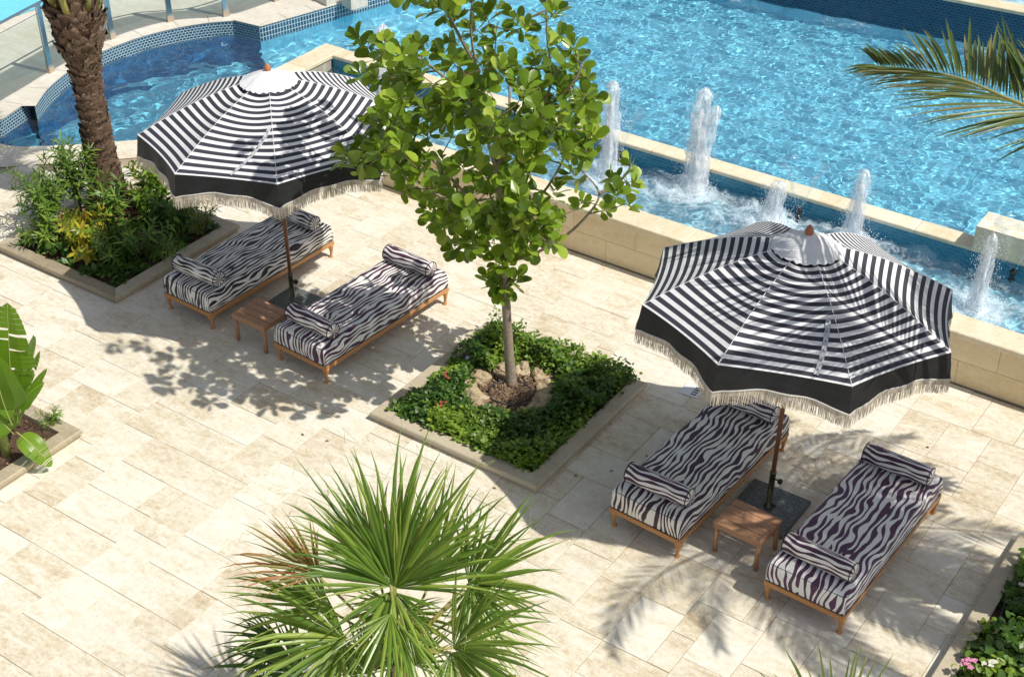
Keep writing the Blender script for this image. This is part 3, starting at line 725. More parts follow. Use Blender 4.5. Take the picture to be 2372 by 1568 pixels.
# ================================================================ parasols
def rib(t):      # radius, height along a rib: t 0 apex .. 1 rim (local, rim at z=0)
    return t, .60 * (1 - t) ** 1.0 + .085 * math.sin(PI * t) * .9
def parasol(loc, lean, zr, rr, tip, rotz, label, strap):
    root = empty('striped_parasol', loc, (-lean[1], lean[0], 0), label=label, cat='parasol', group='striped parasols over the daybeds')
    q = MB(); q.bbox((-.325, -.33, 0), (.325, .33, .055), .006); q.build('granite_base', M_granite, root, rot=(lean[1], -lean[0], 0))
    q = MB(); q.lathe([(.05, .055), (.05, .07), (.031, .075), (.031, .47), (.034, .475), (.034, .50), (.026, .505)], 20); sl_ = q.build('base_tube', M_sleeve, root, True)
    q = MB(); q.tube([(.02, 0, .44), (.085, 0, .44)], .009, 8); q.lathe([(.0, -.004), (.026, 0), (.03, .012), (.022, .024), (0, .026)], 10, (.0, .0, 0)); 
    q = MB(); q.tube([(.03, 0, .42), (.08, -.01, .42)], .008, 8); q.tube([(.075, -.01, .42), (.105, -.015, .42)], [.028, .03], 10); q.build('clamp_knob', M_black, root)
    q = MB(); q.tube([(.04, 0, .10), (.075, -.02, .10)], .016, 8); q.build('base_screw', M_black, root)
    q = MB(); q.tube([(0, 0, .06), (0, 0, zr + .52)], .0235, 16); q.build('pole', M_mahog, root, True)
    q = MB(); q.lathe([(.02, 0), (.055, .004), (.06, .03), (.045, .05), (.03, .055)], 16, (0, 0, zr - .02)); q.build('hub', M_mahog, root, True)
    A = PI / 4; NT_, NS = 14, 10
    def surf(t, s):        # s -.5 .. .5 across one panel (ribs at +-22.5 deg), t along
        r_, z_ = rib(t); r_ *= rr
        pa = Vector((math.cos(-A / 2), math.sin(-A / 2), 0)) * r_; pb = Vector((math.cos(A / 2), math.sin(A / 2), 0)) * r_
        p = pa.lerp(pb, s + .5); bow = 1 - (2 * s) ** 2
        p *= (1 - .030 * bow * t ** 1.6)
        return Vector((p.x, p.y, zr + z_ - .040 * bow * math.sin(PI * min(t, .999)) ** .8 - .010 * bow * t))
    t0 = .12; ap = rr * math.cos(A / 2)
    q = MB(); vs = []; fs = []; uvs = []
    for i in range(NT_ + 1):
        for j in range(NS + 1): vs.append(surf(t0 + (1 - t0) * i / NT_, j / NS - .5))
    slant = math.hypot(ap, .6)
    def UVf(i, j): t = t0 + (1 - t0) * i / NT_; return ((j / NS - .5) * t * rr * .77, (1 - t) * slant)
    for i in range(NT_):
        for j in range(NS):
            a = i * (NS + 1) + j; fs.append((a, a + NS + 1, a + NS + 2, a + 1)); uvs.append([UVf(i, j), UVf(i + 1, j), UVf(i + 1, j + 1), UVf(i, j + 1)])
    q.add(vs, fs, 0, uvs); cm = q.data('canopy_panel', M_stripe, True)
    # seams, valance, trim, fringe
    q = MB(); NV = 16; vs = []; vb = []
    def drop(s): return .17 + .095 * abs(2 * s) ** 2.2
    rg = random.Random(3)
    rows = 5
    for k in range(rows):
        for j in range(NV + 1):
            s = j / NV - .5; p = surf(1, s); f = k / (rows - 1); out_ = 1 + .028 * f + .012 * f * math.sin(s * 17 + 1) * (1 if abs(s) < .45 else 0)
            vs.append((p.x * out_, p.y * out_, p.z - drop(s) * f))
    fs = [(k * (NV + 1) + j, (k + 1) * (NV + 1) + j, (k + 1) * (NV + 1) + j + 1, k * (NV + 1) + j + 1) for k in range(rows - 1) for j in range(NV)]
    q.add(vs, fs); vm = q.data('valance', M_blackcloth, True)
    low = [Vector(v) for v in vs[(rows - 1) * (NV + 1):]]
    q = MB(); q.tube([l * 1.0 for l in low], .0075, 5); tm = q.data('trim', M_piping)
    q = MB(); NF = 250
    for k in range(NF):
        s = (k + .5) / NF * NV; i = min(int(s), NV - 1); p = low[i].lerp(low[i + 1], s - i); tdir = (low[i + 1] - low[i]).normalized(); o_ = Vector((p.x, p.y, 0)).normalized()
        L = .14 + rg.uniform(-.012, .012); wv_ = rg.uniform(.0022, .004); sw = rg.uniform(-.012, .012); oo = rg.uniform(-.01, .014)
        a = p - tdir * wv_; b = p + tdir * wv_; m1 = p + tdir * sw * .4 + o_ * oo * .6 + Vector((0, 0, -L * .55)); m2 = p + tdir * sw + o_ * oo + Vector((0, 0, -L))
        q.add([a, b, m1 + tdir * wv_, m1 - tdir * wv_, m2 + tdir * wv_ * .7, m2 - tdir * wv_ * .7], [(0, 1, 2, 3), (3, 2, 4, 5)], rg.random())
    lowz = [l + Vector((0, 0, -.055)) for l in low]
    q.add([*low, *lowz], [(j, j + 1, NV + 2 + j, NV + 1 + j) for j in range(NV)], .55)
    fm = q.data('fringe', M_fringe)
    q = MB(); q.tube([surf(t, -.5) - Vector((0, 0, .012)) for t in (.0, .25, .5, .75, 1.0)], .008, 6); rm = q.data('rib', M_mahog)
    q = MB(); q.tube([(.05, 0, zr + .0), surf(.55, -.5) + Vector((0, 0, -.02)) if False else Vector((rr * .55 * 1.0, 0, zr + rib(.55)[1] - .02))], .0065, 6); sm = q.data('strut', M_mahog)
    q = MB(); q.tube([surf(t, -.5) + Vector((0, 0, .001)) for t in (.12, .3, .5, .7, .85, 1.0)], .0032, 5); seam = q.data('seam', M_cap)
    for k in range(8):
        a = rotz + A / 2 + k * A
        cp = put('canopy_panel', cm, root, (0, 0, 0), (0, 0, a)); put('seam', seam, cp)
        vp = put('valance', vm, root, (0, 0, 0), (0, 0, a)); put('trim', tm, vp); put('fringe', fm, vp)
        rp = put('rib', rm, root, (0, 0, 0), (0, 0, a)); put('strut', sm, rp, rot=(0, 0, -A / 2))
    # cap
    q = MB(); vs = []; fs = []; n = 64
    prof = [(.03, .665), (.09, .645), (.16, .615), (.225, .583), (.285, .553), (.325, .532)]
    for i, (r_, z_) in enumerate(prof):
        for k in range(n):
            a = 2 * PI * k / n; f = i / (len(prof) - 1); oc = abs(math.cos(4 * (a))) 
            r2_ = r_ * (1 + .035 * f * (oc - .4)); z2 = z_ + f * (.010 * math.sin(a * 24 + .7 * math.sin(a * 3)) * f * 1.2 - .018 * (1 - oc))
            vs.append((r2_ * math.cos(a), r2_ * math.sin(a), zr + z2))
    for i in range(len(prof) - 1):
        for k in range(n): a, b = i * n + k, i * n + (k + 1) % n; fs.append((a, b, b + n, a + n))
    q.add(vs, fs); q.build('vent_cap', M_cap, root, True, rot=(0, 0, rotz))
    zt = tip - .135
    q = MB(); q.lathe([(.036, -.005), (.040, .0), (.040, .016), (.030, .024), (.030, .032), (.041, .052), (.043, .072), (.034, .10), (.017, .125), (.003, .138)], 18, (0, 0, zt - .0)); q.build('finial', M_finial, root, True)
    # the tie strap lying on the cloth
    k, ta, sa, tb, sb = strap; q = MB(); a = rotz + A / 2 + k * A; nseg = 12; vs = []
    for i in range(nseg + 1):
        f = i / nseg; c = surf(ta + (tb - ta) * f, sa + (sb - sa) * f); c2 = surf(ta + (tb - ta) * (f + .01), sa + (sb - sa) * (f + .01)); d = (c2 - c).normalized(); sd = d.cross(Vector((0, 0, 1))).normalized()
        for o_, h_ in ((-.021, .006), (-.021, .012), (.021, .012), (.021, .006)): vs.append(c + sd * o_ + Vector((0, 0, h_)))
    fs = [(4 * i + j, 4 * i + 4 + j, 4 * i + 5 + j, 4 * i + 1 + j) for i in range(nseg) for j in range(3)]
    q.add(vs, fs); stp = q.build('tie_strap', M_strap, root, rot=(0, 0, a))
    q = MB()
    for i in range(1, 12, 2):
        f = i / 12; c = surf(ta + (tb - ta) * f, sa + (sb - sa) * f); q.tube([c + Vector((0, 0, .012)), c + Vector((0, 0, .019))], .012, 8)
    tag(q.build('snap_fasteners', M_steel, stp), kind='stuff')
    return root
parasol((-4.523, 10.871, 0), (.004, .052), 2.53, 1.50, 3.29, R(42.8), 'black and white striped parasol standing clear in front of the fountain jets', (5, .60, .42, .975, .24))
parasol((-11.08, 10.95, 0), (-.018, .014), 2.49, 1.535, 3.235, R(44.2), 'black and white striped parasol partly covered by the tree, near the date palm', (5, .56, .45, .97, .02))

# ================================================================ daybeds
def rbox(hx, hy, z0, z1, rad, nx=24, ny=56, puff=.02, seed=0):
    """rounded cushion: grid wrapped over top and sides, uv unrolled in metres"""
    q = MB(); hz = z1 - z0; per = []      # profile: distance past the edge -> (inset, z)
    ks = 6
    def axis(h, n):
        c = [-h - hz + hz * i / ks for i in range(ks)] + [-h + 2 * h * i / n for i in range(n + 1)] + [h + hz * (i + 1) / ks for i in range(ks)]
        return c
    ax, ay = axis(hx, nx), axis(hy, ny)
    def f(u, h):
        a = abs(u); sgn = 1 if u >= 0 else -1
        if a <= h - rad: return sgn * a, 0.0
        s = a - (h - rad); arcl = rad * PI / 2
        if s < arcl: th = s / rad; return sgn * (h - rad + rad * math.sin(th)), rad * (1 - math.cos(th))
        return sgn * (h + .012 * math.sin(min((s - arcl) / max(hz - rad, .01), 1) * PI)), min(rad + (s - arcl), hz)
    vs = []; 
    for u in ax:
        for v in ay:
            X_, dx = f(u, hx); Y_, dy = f(v, hy); dz = min(max(dx, dy) + min(dx, dy) * .25 if max(dx, dy) < hz else hz, hz)
            if dx > 0 and dy > 0:      # soften corners
                k = .16 * min(dx, dy, rad) / rad; X_ *= (1 - k * .09); Y_ *= (1 - k * .035)
            top = (1 - (X_ / hx) ** 4) * (1 - (Y_ / hy) ** 8) if dz < rad * .99 else 0
            vs.append((X_, Y_, z1 - dz + puff * top * .5 + .006 * noise.noise(Vector((X_ * 5 + seed, Y_ * 5, 0))) * (1 if dz < hz * .8 else 0)))
    n2 = len(ay); fs = []; uvs = []
    for i in range(len(ax) - 1):
        for j in range(n2 - 1):
            if (i < ks - 1 or i > len(ax) - 1 - ks) and (j < ks - 1 or j > n2 - 1 - ks): 
                pass
            a = i * n2 + j; fs.append((a, a + n2, a + n2 + 1, a + 1)); uvs.append([(ax[i], ay[j]), (ax[i + 1], ay[j]), (ax[i + 1], ay[j + 1]), (ax[i], ay[j + 1])])
    q.add(vs, fs, 0, uvs); return q
LX, LY = .372, 1.04
legm = MB()
prof = [(.030, 0), (.033, .008), (.027, .022), (.0165, .034), (.0165, .06), (.019, .09), (.026, .13), (.038, .165), (.046, .19), (.046, .215)]
legm.lathe(prof, 12, lean=lambda z: (.012 * math.sin(z / .215 * PI), -.010 * math.sin(z / .215 * PI))); legm = legm.data('leg', M_oak, True)
q = MB(); hx, hy = .415, 1.085
for (a, b) in (((-hx, -hy), (hx, -hy + .05)), ((-hx, hy - .05), (hx, hy)), ((-hx, -hy + .051), (-hx + .05, hy - .051)), ((hx - .05, -hy + .051), (hx, hy - .051))): q.bbox((*a, .198), (*b, .258), .012)
framem = q.data('frame', M_oak)
q = MB()
for k in range(9): q.box((-hx + .051, -hy + .12 + k * .245, .205), (hx - .051, -hy + .2 + k * .245, .235), .3)
slatm = q.data('base_slats', M_oak)
def bolmesh(mat, seed):
    q = MB(); n, nl = 28, 22; vs = []; fs = []; uvs = []; rb = .098; hl = .352
    P_ = [(-hl, 0.001), (-hl - .004, rb * .5), (-hl, rb * .93), (-hl + .01, rb)]
    xs = [(-hl - .006, .003), (-hl - .008, rb * .55), (-hl - .004, rb * .90), (-hl + .012, rb * .995)] + [(-hl + .012 + (2 * hl - .024) * i / nl, rb * (1 + .03 * math.sin(PI * i / nl) + .012 * noise.noise(Vector((i * .5, seed, 0))))) for i in range(1, nl)] + [(hl - .012, rb * .995), (hl + .004, rb * .90), (hl + .008, rb * .55), (hl + .006, .003)]
    d = 0; D = [0]
    for a, b in zip(xs[:-1], xs[1:]): d += math.hypot(b[0] - a[0], b[1] - a[1]); D.append(d)
    for (x_, r_) in xs:
        for k in range(n + 1):
            a = 2 * PI * k / n; zz = r_ * math.cos(a); zz = zz if zz > -.085 else -.085 + (zz + .085) * .3
            vs.append((x_, r_ * math.sin(a) * 1.02, zz + .094))
    for i in range(len(xs) - 1):
        for k in range(n):
            a = i * (n + 1) + k; fs.append((a, a + 1, a + n + 2, a + n + 1)); c = lambda ii, kk: (kk / n * .62, D[ii] * .9)
            uvs.append([c(i, k), c(i, k + 1), c(i + 1, k + 1), c(i + 1, k)])
    q.add(vs, fs, 0, uvs); me = q.data('bolster_cover', mat, True)
    q = MB()
    q.tube([(0, math.sin(2 * PI * k / 24) * rb * 1.03, max(math.cos(2 * PI * k / 24) * rb, -.085) * 1.02 + .094) for k in range(25)], .0052, 5)
    return me, q.data('piping', M_bpipe)
def daybed(near_right, rz, mat, bmat, label, blab, seed):
    c = Vector(near_right) + Matrix.Rotation(rz, 2) @ Vector((-LX, LY))
    root = empty('daybed', (c.x, c.y, 0), (0, 0, rz), label=label, cat='daybed', group='zebra print daybeds under the parasols')
    fr = put('frame', framem, root); put('slats', slatm, fr)
    for sx in (-1, 1):
        for sy in (-1, 1): put('leg', legm, root, (sx * LX, sy * LY, 0), (0, 0, {(-1, -1): R(-90), (1, -1): 0, (1, 1): R(90), (-1, 1): R(180)}[(sx, sy)]))
    mt = rbox(.405, 1.075, .256, .495, .045, seed=seed).build('mattress', mat, root, True)
    for z in (.262, .470):
        q = MB(); x_, y_ = (.410, 1.080) if z < .3 else (.396, 1.066); rr_ = .035; pts = []
        for (cx_, cy_, a0) in ((x_ - rr_, y_ - rr_, 0), (-x_ + rr_, y_ - rr_, 90), (-x_ + rr_, -y_ + rr_, 180), (x_ - rr_, -y_ + rr_, 270)):
            for k in range(4): a = R(a0 + 30 * k); pts.append((cx_ + rr_ * math.cos(a), cy_ + rr_ * math.sin(a), z))
        pts.append(pts[0]); q.tube(pts, .0045, 5, cap=False); q.build('piping', M_bpipe, mt)
    me, pm = bolmesh(bmat, seed)
    for k, sy in enumerate((-1, 1)):
        p = c + Matrix.Rotation(rz, 2) @ Vector((.0, sy * .845))
        b = put('bolster_cushion', me, None, (p.x, p.y, .503), (R(3) * sy, 0, rz + R((1.5, -1)[k]) * (1 if seed % 2 else -1)))
        tag(b, blab[k], 'bolster', 'zebra bolsters on the daybeds'); put('piping', pm, b, (-.348, 0, 0)); put('piping', pm, b, (.348, 0, 0))
    return root
daybed((-4.945, 9.748), R(-2.8), M_zplum3, M_zbb if False else M_zbp, 'dark plum zebra daybed between the tree planter and the clear standing parasol',
       ('zebra bolster lying at the open end of the dark plum daybed', 'zebra bolster tucked under the parasol fringe on the dark plum daybed'), 1)
daybed((-3.194, 9.701), R(-2.0), M_zplum2, M_zbp, 'bright purple zebra daybed nearest the flower planter',
       ('zebra bolster at the end of the bright purple daybed by the side table', 'sunlit zebra bolster at the pool end of the bright purple daybed'), 2)
daybed((-11.585, 10.053), R(-2.2), M_zblack, M_zbb, 'black zebra daybed beside the date palm planter',
       ('black zebra bolster on the daybed end beside the date palm planter corner', 'black zebra bolster behind the brown pole, at the pool end'), 3)
daybed((-9.716, 9.997), R(-3.4), M_zplum, M_zbp, 'purple zebra daybed dappled with tree shade',
       ('zebra bolster next to the slatted side table on the shade dappled daybed', 'zebra bolster at the pool end of the shade dappled daybed'), 4)

# ================================================================ side tables
def table(loc, rz, label):
    root = empty('side_table', loc, (0, 0, rz), label=label, cat='side table', group='slatted side tables'); X_, Y_ = .262, .218
    for k in range(4):
        q = MB(); y0 = -Y_ + k * .1095; q.bbox((-X_, y0 + .0, .372), (X_, y0 + .104, .395), .004, rs.random()); q.build('slat', M_teak, root)
    for sx in (-1, 1):
        for sy in (-1, 1):
            q = MB(); q.tube([(sx * (X_ - .032), sy * (Y_ - .03), 0), (sx * (X_ - .032), sy * (Y_ - .03), .34)], .0245, 14); q.build('leg', M_teak, root, True)
    for sy in (-1, 1):
        q = MB(); q.bbox((-X_ + .004, sy * (Y_ - .018) - .014, .325), (X_ - .004, sy * (Y_ - .018) + .014, .3715), .003, .4); q.build('apron', M_teak, root)
    for sx in (-1, 1):
        q = MB(); q.bbox((sx * (X_ - .018) - .014, -Y_ + .034, .325), (sx * (X_ - .018) + .014, Y_ - .034, .3715), .003, .5); q.build('apron', M_teak, root)
table((-4.435, 10.205, 0), R(-2.5), 'slatted teak side table between the plum and the bright purple daybeds')
table((-10.92, 10.23, 0), R(-1), 'slatted teak side table between the black and the shade dappled daybeds')

# ================================================================ fountain jets
def jet(x, y, h, rad, split, label, seed):
    rg = random.Random(seed); root = empty('fountain_jet', (x, y, BZ - .02), label=label, cat='fountain jet', group='fountain jets in the basin')
    def column(h, r0, r1, ox, oy, mat, name, sd):
        q = MB(); n, nz = 26, 56; vs = []; fs = []
        for i in range(nz + 1):
            f = i / nz; z = h * f; rr_ = (r0 + (r1 - r0) * f ** .8) * (1 if f < .93 else max(.03, math.cos((f - .93) / .07 * PI / 2) ** .7))
            for k in range(n):
                a = 2 * PI * k / n; c, s = math.cos(a), math.sin(a)
                d = 1 + .42 * noise.noise(Vector((c * 1.6 + sd, s * 1.6, z * 3.5))) + .34 * noise.noise(Vector((c * 4.5 + sd, s * 4.5, z * 6))) + .16 * noise.noise(Vector((c * 10 + sd, s * 10, z * 12)))
                vs.append((ox * f + rr_ * d * c, oy * f + rr_ * d * s, z + (.05 * noise.noise(Vector((c * 3, s * 3, sd))) if f > .9 else 0)))
        for i in range(nz):
            for k in range(n): a, b = i * n + k, i * n + (k + 1) % n; fs.append((a, b, b + n, a + n))
        fs.append(tuple(range(nz * n, nz * n + n))); q.add(vs, fs); q.build(name, mat, root, True)
    column(h, rad, rad * .52, .05, .03, M_jet, 'water_column', seed)
    column(h * .8, rad * .55, rad * .25, .03, .02, M_jetcore, 'inner_column', seed + 3.3)
    if split: column(h * .86, rad * .62, rad * .36, .05 + rad * .95, .06, M_jet, 'side_column', seed + 7.7)
    q = MB()
    for k in range(int(1500 * h / 1.5)):
        f = rg.random() ** .8; a = rg.uniform(0, 2 * PI); rr_ = rad * (1.5 - .8 * f) * rg.uniform(.6, 1.25) + (.14 * rg.random() ** 3); z = h * f * rg.uniform(.9, 1.08); s = rg.uniform(.0016, .0048)
        c = Vector((rr_ * math.cos(a) + .05 * f, rr_ * math.sin(a), z))
        q.add([c + Vector((s, 0, 0)), c - Vector((s, 0, 0)), c + Vector((0, s, 0)), c - Vector((0, s, 0)), c + Vector((0, 0, s * 1.6)), c - Vector((0, 0, s * 1.6))],
              [(0, 2, 4), (2, 1, 4), (1, 3, 4), (3, 0, 4), (2, 0, 5), (1, 2, 5), (3, 1, 5), (0, 3, 5)])
    for k in range(420):       # splash at the foot
        a = rg.uniform(0, 2 * PI); rr_ = abs(rg.gauss(0, .22)) + .03; z = .03 + .16 * rg.random() ** 2 * max(0, 1 - rr_ * 1.6); s = rg.uniform(.003, .011); c = Vector((rr_ * math.cos(a), rr_ * math.sin(a), z))
        q.add([c + Vector((s, 0, 0)), c - Vector((s, 0, 0)), c + Vector((0, s, 0)), c - Vector((0, s, 0)), c + Vector((0, 0, s)), c - Vector((0, 0, s))],
              [(0, 2, 4), (2, 1, 4), (1, 3, 4), (3, 0, 4), (2, 0, 5), (1, 2, 5), (3, 1, 5), (0, 3, 5)])
    tag(q.build('spray', M_drop, root, True), kind='stuff')
labs = ['tall slim foam jet beside the outer branch of the tree', 'tallest split foam jet between two glassy water bells', 'short stubby foam jet behind the clear parasol edge', 'narrow foam jet behind the clear parasol cap', 'solitary foam jet in front of the rough stone block', 'misty foam jet seen behind the tree crown and parasol']
rads = [.145, .185, .17, .135, .115, .17]
for i, (x, y, h) in enumerate(JETS): jet(x, y, h - BZ, rads[i], i == 1, labs[i], 10 + i)
for i, (x, y, lb) in enumerate(((-6.61, 15.75, 'dark nozzle with glassy water bell next to the short stubby jet'), (-3.82, 15.82, 'dark nozzle with thin water threads before the stone block'), (-9.36, 15.8, 'dark nozzle with glassy water bell beside the tall slim jet'))):
    root = empty('fountain_nozzle', (x, y, BZ - .06), label=lb, cat='fountain nozzle', group='bell nozzles in the basin')
    q = MB(); q.lathe([(.018, 0), (.018, .05), (.04, .055), (.04, .075), (.022, .085), (.03, .13), (.045, .19), (.04, .195), (.01, .18)], 14); q.build('nozzle_body', M_black, root, True)
    q = MB(); vs = []; fs = []; n, nz = 40, 12
    for a_ in range(nz + 1):
        f = a_ / nz
        for k in range(n):
            a = 2 * PI * k / n; r_ = .03 + .30 * f ** .8 * (1 + .05 * noise.noise(Vector((math.cos(a), math.sin(a), f * 3)))); z_ = .19 + .62 * math.sin(f * PI * .52) ** .9
            vs.append((r_ * math.cos(a), r_ * math.sin(a), z_))
    for a_ in range(nz):
        for k in range(n): a, b = a_ * n + k, a_ * n + (k + 1) % n; fs.append((a, b, b + n, a + n))
    q.add(vs, fs); q.build('water_bell', M_bell, root, True)
    rg = random.Random(i); q = MB()
    for k in range(260):
        a = rg.uniform(0, 2 * PI) if rg.random() < .4 else rg.choice((2.4, 5.6)) + rg.gauss(0, .05); f = rg.random(); s = rg.uniform(.002, .005); r_ = .03 + .31 * f ** .8; z_ = .19 + .62 * math.sin(f * PI * .52) ** .9; c = Vector((r_ * math.cos(a), r_ * math.sin(a), z_))
        q.add([c + Vector((s, 0, 0)), c - Vector((s, 0, 0)), c + Vector((0, s, 0)), c - Vector((0, s, 0)), c + Vector((0, 0, s)), c - Vector((0, 0, s))],
              [(0, 2, 4), (2, 1, 4), (1, 3, 4), (3, 0, 4), (2, 0, 5), (1, 2, 5), (3, 1, 5), (0, 3, 5)])
    tag(q.build('spray', M_drop, root), kind='stuff')

# ================================================================ vegetation
NH = Vector((FW.x, FW.y, 0)).normalized()
def onplane(px, py, T, off=0.0):
    """point seen at a photo position on the upright plane through T that faces the camera, pushed back by off"""
    d = FW + RT * (px - CX) / FOC - UP * (py - CY) / FOC
    t = ((Vector(T) - CAM).dot(NH) + off) / d.dot(NH); return CAM + d * t

# ---- round leaved tree
T0 = Vector((-7.91, 11.13, .06))
tree = empty('round_leaf_tree', T0, label='young tree with glossy round leaves in the central planter', cat='tree')
rg = random.Random(21)
listed = [(1015, 15), (1060, 40), (1120, 20), (1165, 12), (1188, 48), (1290, 22), (1303, 78), (1272, 5), (1148, 80), (1095, 62), (985, 5), (1225, 60),
 (825, 80), (852, 112), (892, 92), (932, 122), (968, 100), (832, 165), (868, 180), (905, 205), (1002, 112), (1042, 92), (1082, 130), (1030, 152), (880, 135), (948, 160),
 (1340, 142), (1362, 178), (1328, 100), (1352, 215), (1378, 228), (1302, 152), (1292, 300), (1332, 285), (1350, 345), (1320, 400), (1275, 100), (1240, 130),
 (1450, 378), (1472, 420), (1432, 440), (1402, 482), (1462, 468), (1350, 466), (1415, 410),
 (852, 275), (882, 305), (822, 372), (870, 335), (930, 330), (800, 345), (790, 368), (862, 388), (900, 395), (962, 365), (915, 270),
 (1000, 432), (982, 482), (1022, 522), (1052, 470), (1100, 440), (1102, 522), (1152, 482), (1202, 452), (1252, 470), (1292, 502), (1268, 552), (1232, 560), (1062, 562), (1182, 560), (1140, 596), (1292, 430), (1075, 490), (1215, 510), (1160, 530),
 (1132, 640), (1202, 640), (1170, 668), (1160, 612), (1182, 590), (1150, 655), (1010, 500), (1040, 575), (1290, 560)]
cl = []
for (x, y) in listed:
    cx_, sp = 1130, 330; e = max(0, 1 - ((x - cx_) / 380) ** 2)
    cl.append(onplane(x, y, T0, (rg.uniform(-1.25, .75) * e ** .7 - (.9 if x < 960 else 0) * rg.random()) * (1 if y < 580 else .2)))
for _ in range(200):
    for _t in range(50):
        x, y = rg.uniform(830, 1390), rg.uniform(60, 610)
        if noise.noise(Vector((x / 62.0, y / 62.0, 3.3))) > -.13 and (((x - 1105) / 270) ** 2 + ((y - 290) / 180) ** 2 < 1) or ((x - 1155) / 160) ** 2 + ((y - 510) / 85) ** 2 < .7: break
    else: continue
    e = max(0, 1 - ((x - 1125) / 300) ** 2); cl.append(onplane(x, y, T0, (rg.uniform(-1.7, .8) * e ** .5 - (.5 if x < 980 else 0) * rg.random()) * (1 if y < 480 else .75)))
for _ in range(46):
    cl.append(onplane(rg.uniform(850, 1290), rg.uniform(-230, -12), T0, rg.uniform(-1.2, .7)))
# skeleton
trunk = [onplane(x, y, T0, o) for x, y, o in ((1185, 902, 0), (1178, 800, .01), (1172, 690, .0), (1168, 560, .02), (1152, 430, .05), (1148, 385, .05))]
trunk = [t - T0 for t in trunk]; trunk[0] = Vector((0, 0, -.05))
q = MB(); rr_ = [.064, .052, .048, .044, .036, .032]; tp = smooth3 = []
def sm3(pts, k=5):
    out = []
    for i in range(len(pts) - 1):
        p0 = pts[max(i - 1, 0)]; p1 = pts[i]; p2 = pts[i + 1]; p3 = pts[min(i + 2, len(pts) - 1)]
        for j in range(k):
            t = j / k; out.append(.5 * ((2 * p1) + (-p0 + p2) * t + (2 * p0 - 5 * p1 + 4 * p2 - p3) * t * t + (-p0 + 3 * p1 - 3 * p2 + p3) * t ** 3))
    out.append(pts[-1]); return out
tp = sm3(trunk); rads_ = [.062 - .038 * (i / (len(tp) - 1)) + .012 * max(0, 1 - i / 3) + .002 * math.sin(i * 2.3) for i in range(len(tp))]
q.tube(tp, rads_, 14); q.build('trunk', M_bark, tree, True)
limbs = [[(1168, 560, 0), (1200, 600, -.1), (1290, 560, -.3), (1355, 505, -.35), (1388, 450, -.3), (1352, 400, -.25)], [(1388, 450, -.3), (1430, 425, -.3), (1455, 400, -.3)],
 [(1148, 385, .05), (1140, 280, .1), (1105, 160, .1), (1090, 60, .0), (1100, -40, 0)], [(1148, 385, .05), (1220, 300, -.2), (1275, 200, -.2), (1268, 90, -.1), (1265, -30, -.1)],
 [(1168, 560, .02), (1060, 430, .2), (960, 330, .35), (880, 250, .4)], [(1165, 500, 0), (1050, 470, -.4), (950, 410, -.6), (860, 360, -.7)],
 [(1140, 300, .1), (1040, 190, -.2), (960, 130, -.2), (880, 105, -.2)], [(1148, 385, .05), (1180, 250, .6), (1170, 120, .8)], [(1168, 540, .0), (1240, 470, .4), (1300, 380, .6), (1330, 280, .5)], [(1150, 400, 0), (1120, 300, -.7), (1080, 220, -.9)],
 [(1105, 160, .1), (1040, 40, 0), (1000, -20, 0)], [(1220, 300, -.2), (1320, 200, -.4), (1350, 150, -.4)]]
nodes = [(t, r_) for t, r_ in zip(tp, rads_) if t.z > 1.0]
for L_ in limbs:
    pts = sm3([onplane(x, y, T0, o) - T0 for x, y, o in L_], 6); q = MB(); rl_ = [.0165 * (1 - .72 * i / (len(pts) - 1)) + .004 for i in range(len(pts))]
    q.tube(pts, rl_, 7); q.build('branch', M_bark, tree, True); nodes += list(zip(pts, rl_))[3:]
q = MB(); ends = []
order = sorted([c - T0 for c in cl], key=lambda c: min((c - n_[0]).length for n_ in nodes))
for c in order:
    best = min(nodes, key=lambda n_: (c - n_[0]).length + (0.25 if n_[0].z > c.z + .1 else 0)); a = best[0]; mid = a.lerp(c, .5) + Vector((rg.uniform(-.05, .05), rg.uniform(-.05, .05), rg.uniform(-.06, .03)))
    pts = sm3([a, mid, c], 4); r0 = min(best[1], .011); q.tube(pts, [r0 + (.0035 - r0) * i / (len(pts) - 1) for i in range(len(pts))], 5, cap=False)
    nodes += [(p, .007) for p in pts[2:]]; ends.append((c, (c - mid).normalized()))
tag(q.build('twigs', M_twig, tree, True), kind='stuff')
lv = []
for c, d in ends:
    ax = (d + Vector((0, 0, .75)) + rdir(rg) * .35).normalized(); n = rg.randint(7, 12); u = ax.orthogonal().normalized(); v = ax.cross(u)
    ph = rg.uniform(0, 6.28)
    for k in range(n):
        a = ph + k * 2.4; el = .25 + .95 * (k / n) + rg.uniform(-.12, .12)
        rad = u * math.cos(a) + v * math.sin(a); dd = (ax * math.sin(1.35 - el * 1.05 + .1) + rad * math.cos(1.35 - el * 1.05 + .1))
        if rg.random() < .16: dd = (dd + Vector((0, 0, -.9))).normalized()
        b = c - ax * (.01 + .014 * k) + rad * .008; L = rg.uniform(.14, .205) * (1 if k > 2 else .75)
        if rg.random() < .5: L *= rg.uniform(.72, 1.0)
        lv.append((b, dd.normalized(), (ax + rdir(rg) * .45).normalized(), L, L * rg.uniform(.56, .72), rg.random(), rg.uniform(.02, .22)))
def vis_key(l_): return (T0 + l_[0] - CAM).length / l_[3]
lv.sort(key=vis_key)
protos = []
for k in range(8):
    q = MB(); leaf(q, (0, 0, 0), (0, 1, 0), (0, 0, 1), 1.0, .52 + .04 * k, 'obov', 0, .02 + .07 * (k % 4), .05 + .07 * (k % 3)); protos.append(q.data('leaf', M_leaf, True))
far_ = MB()
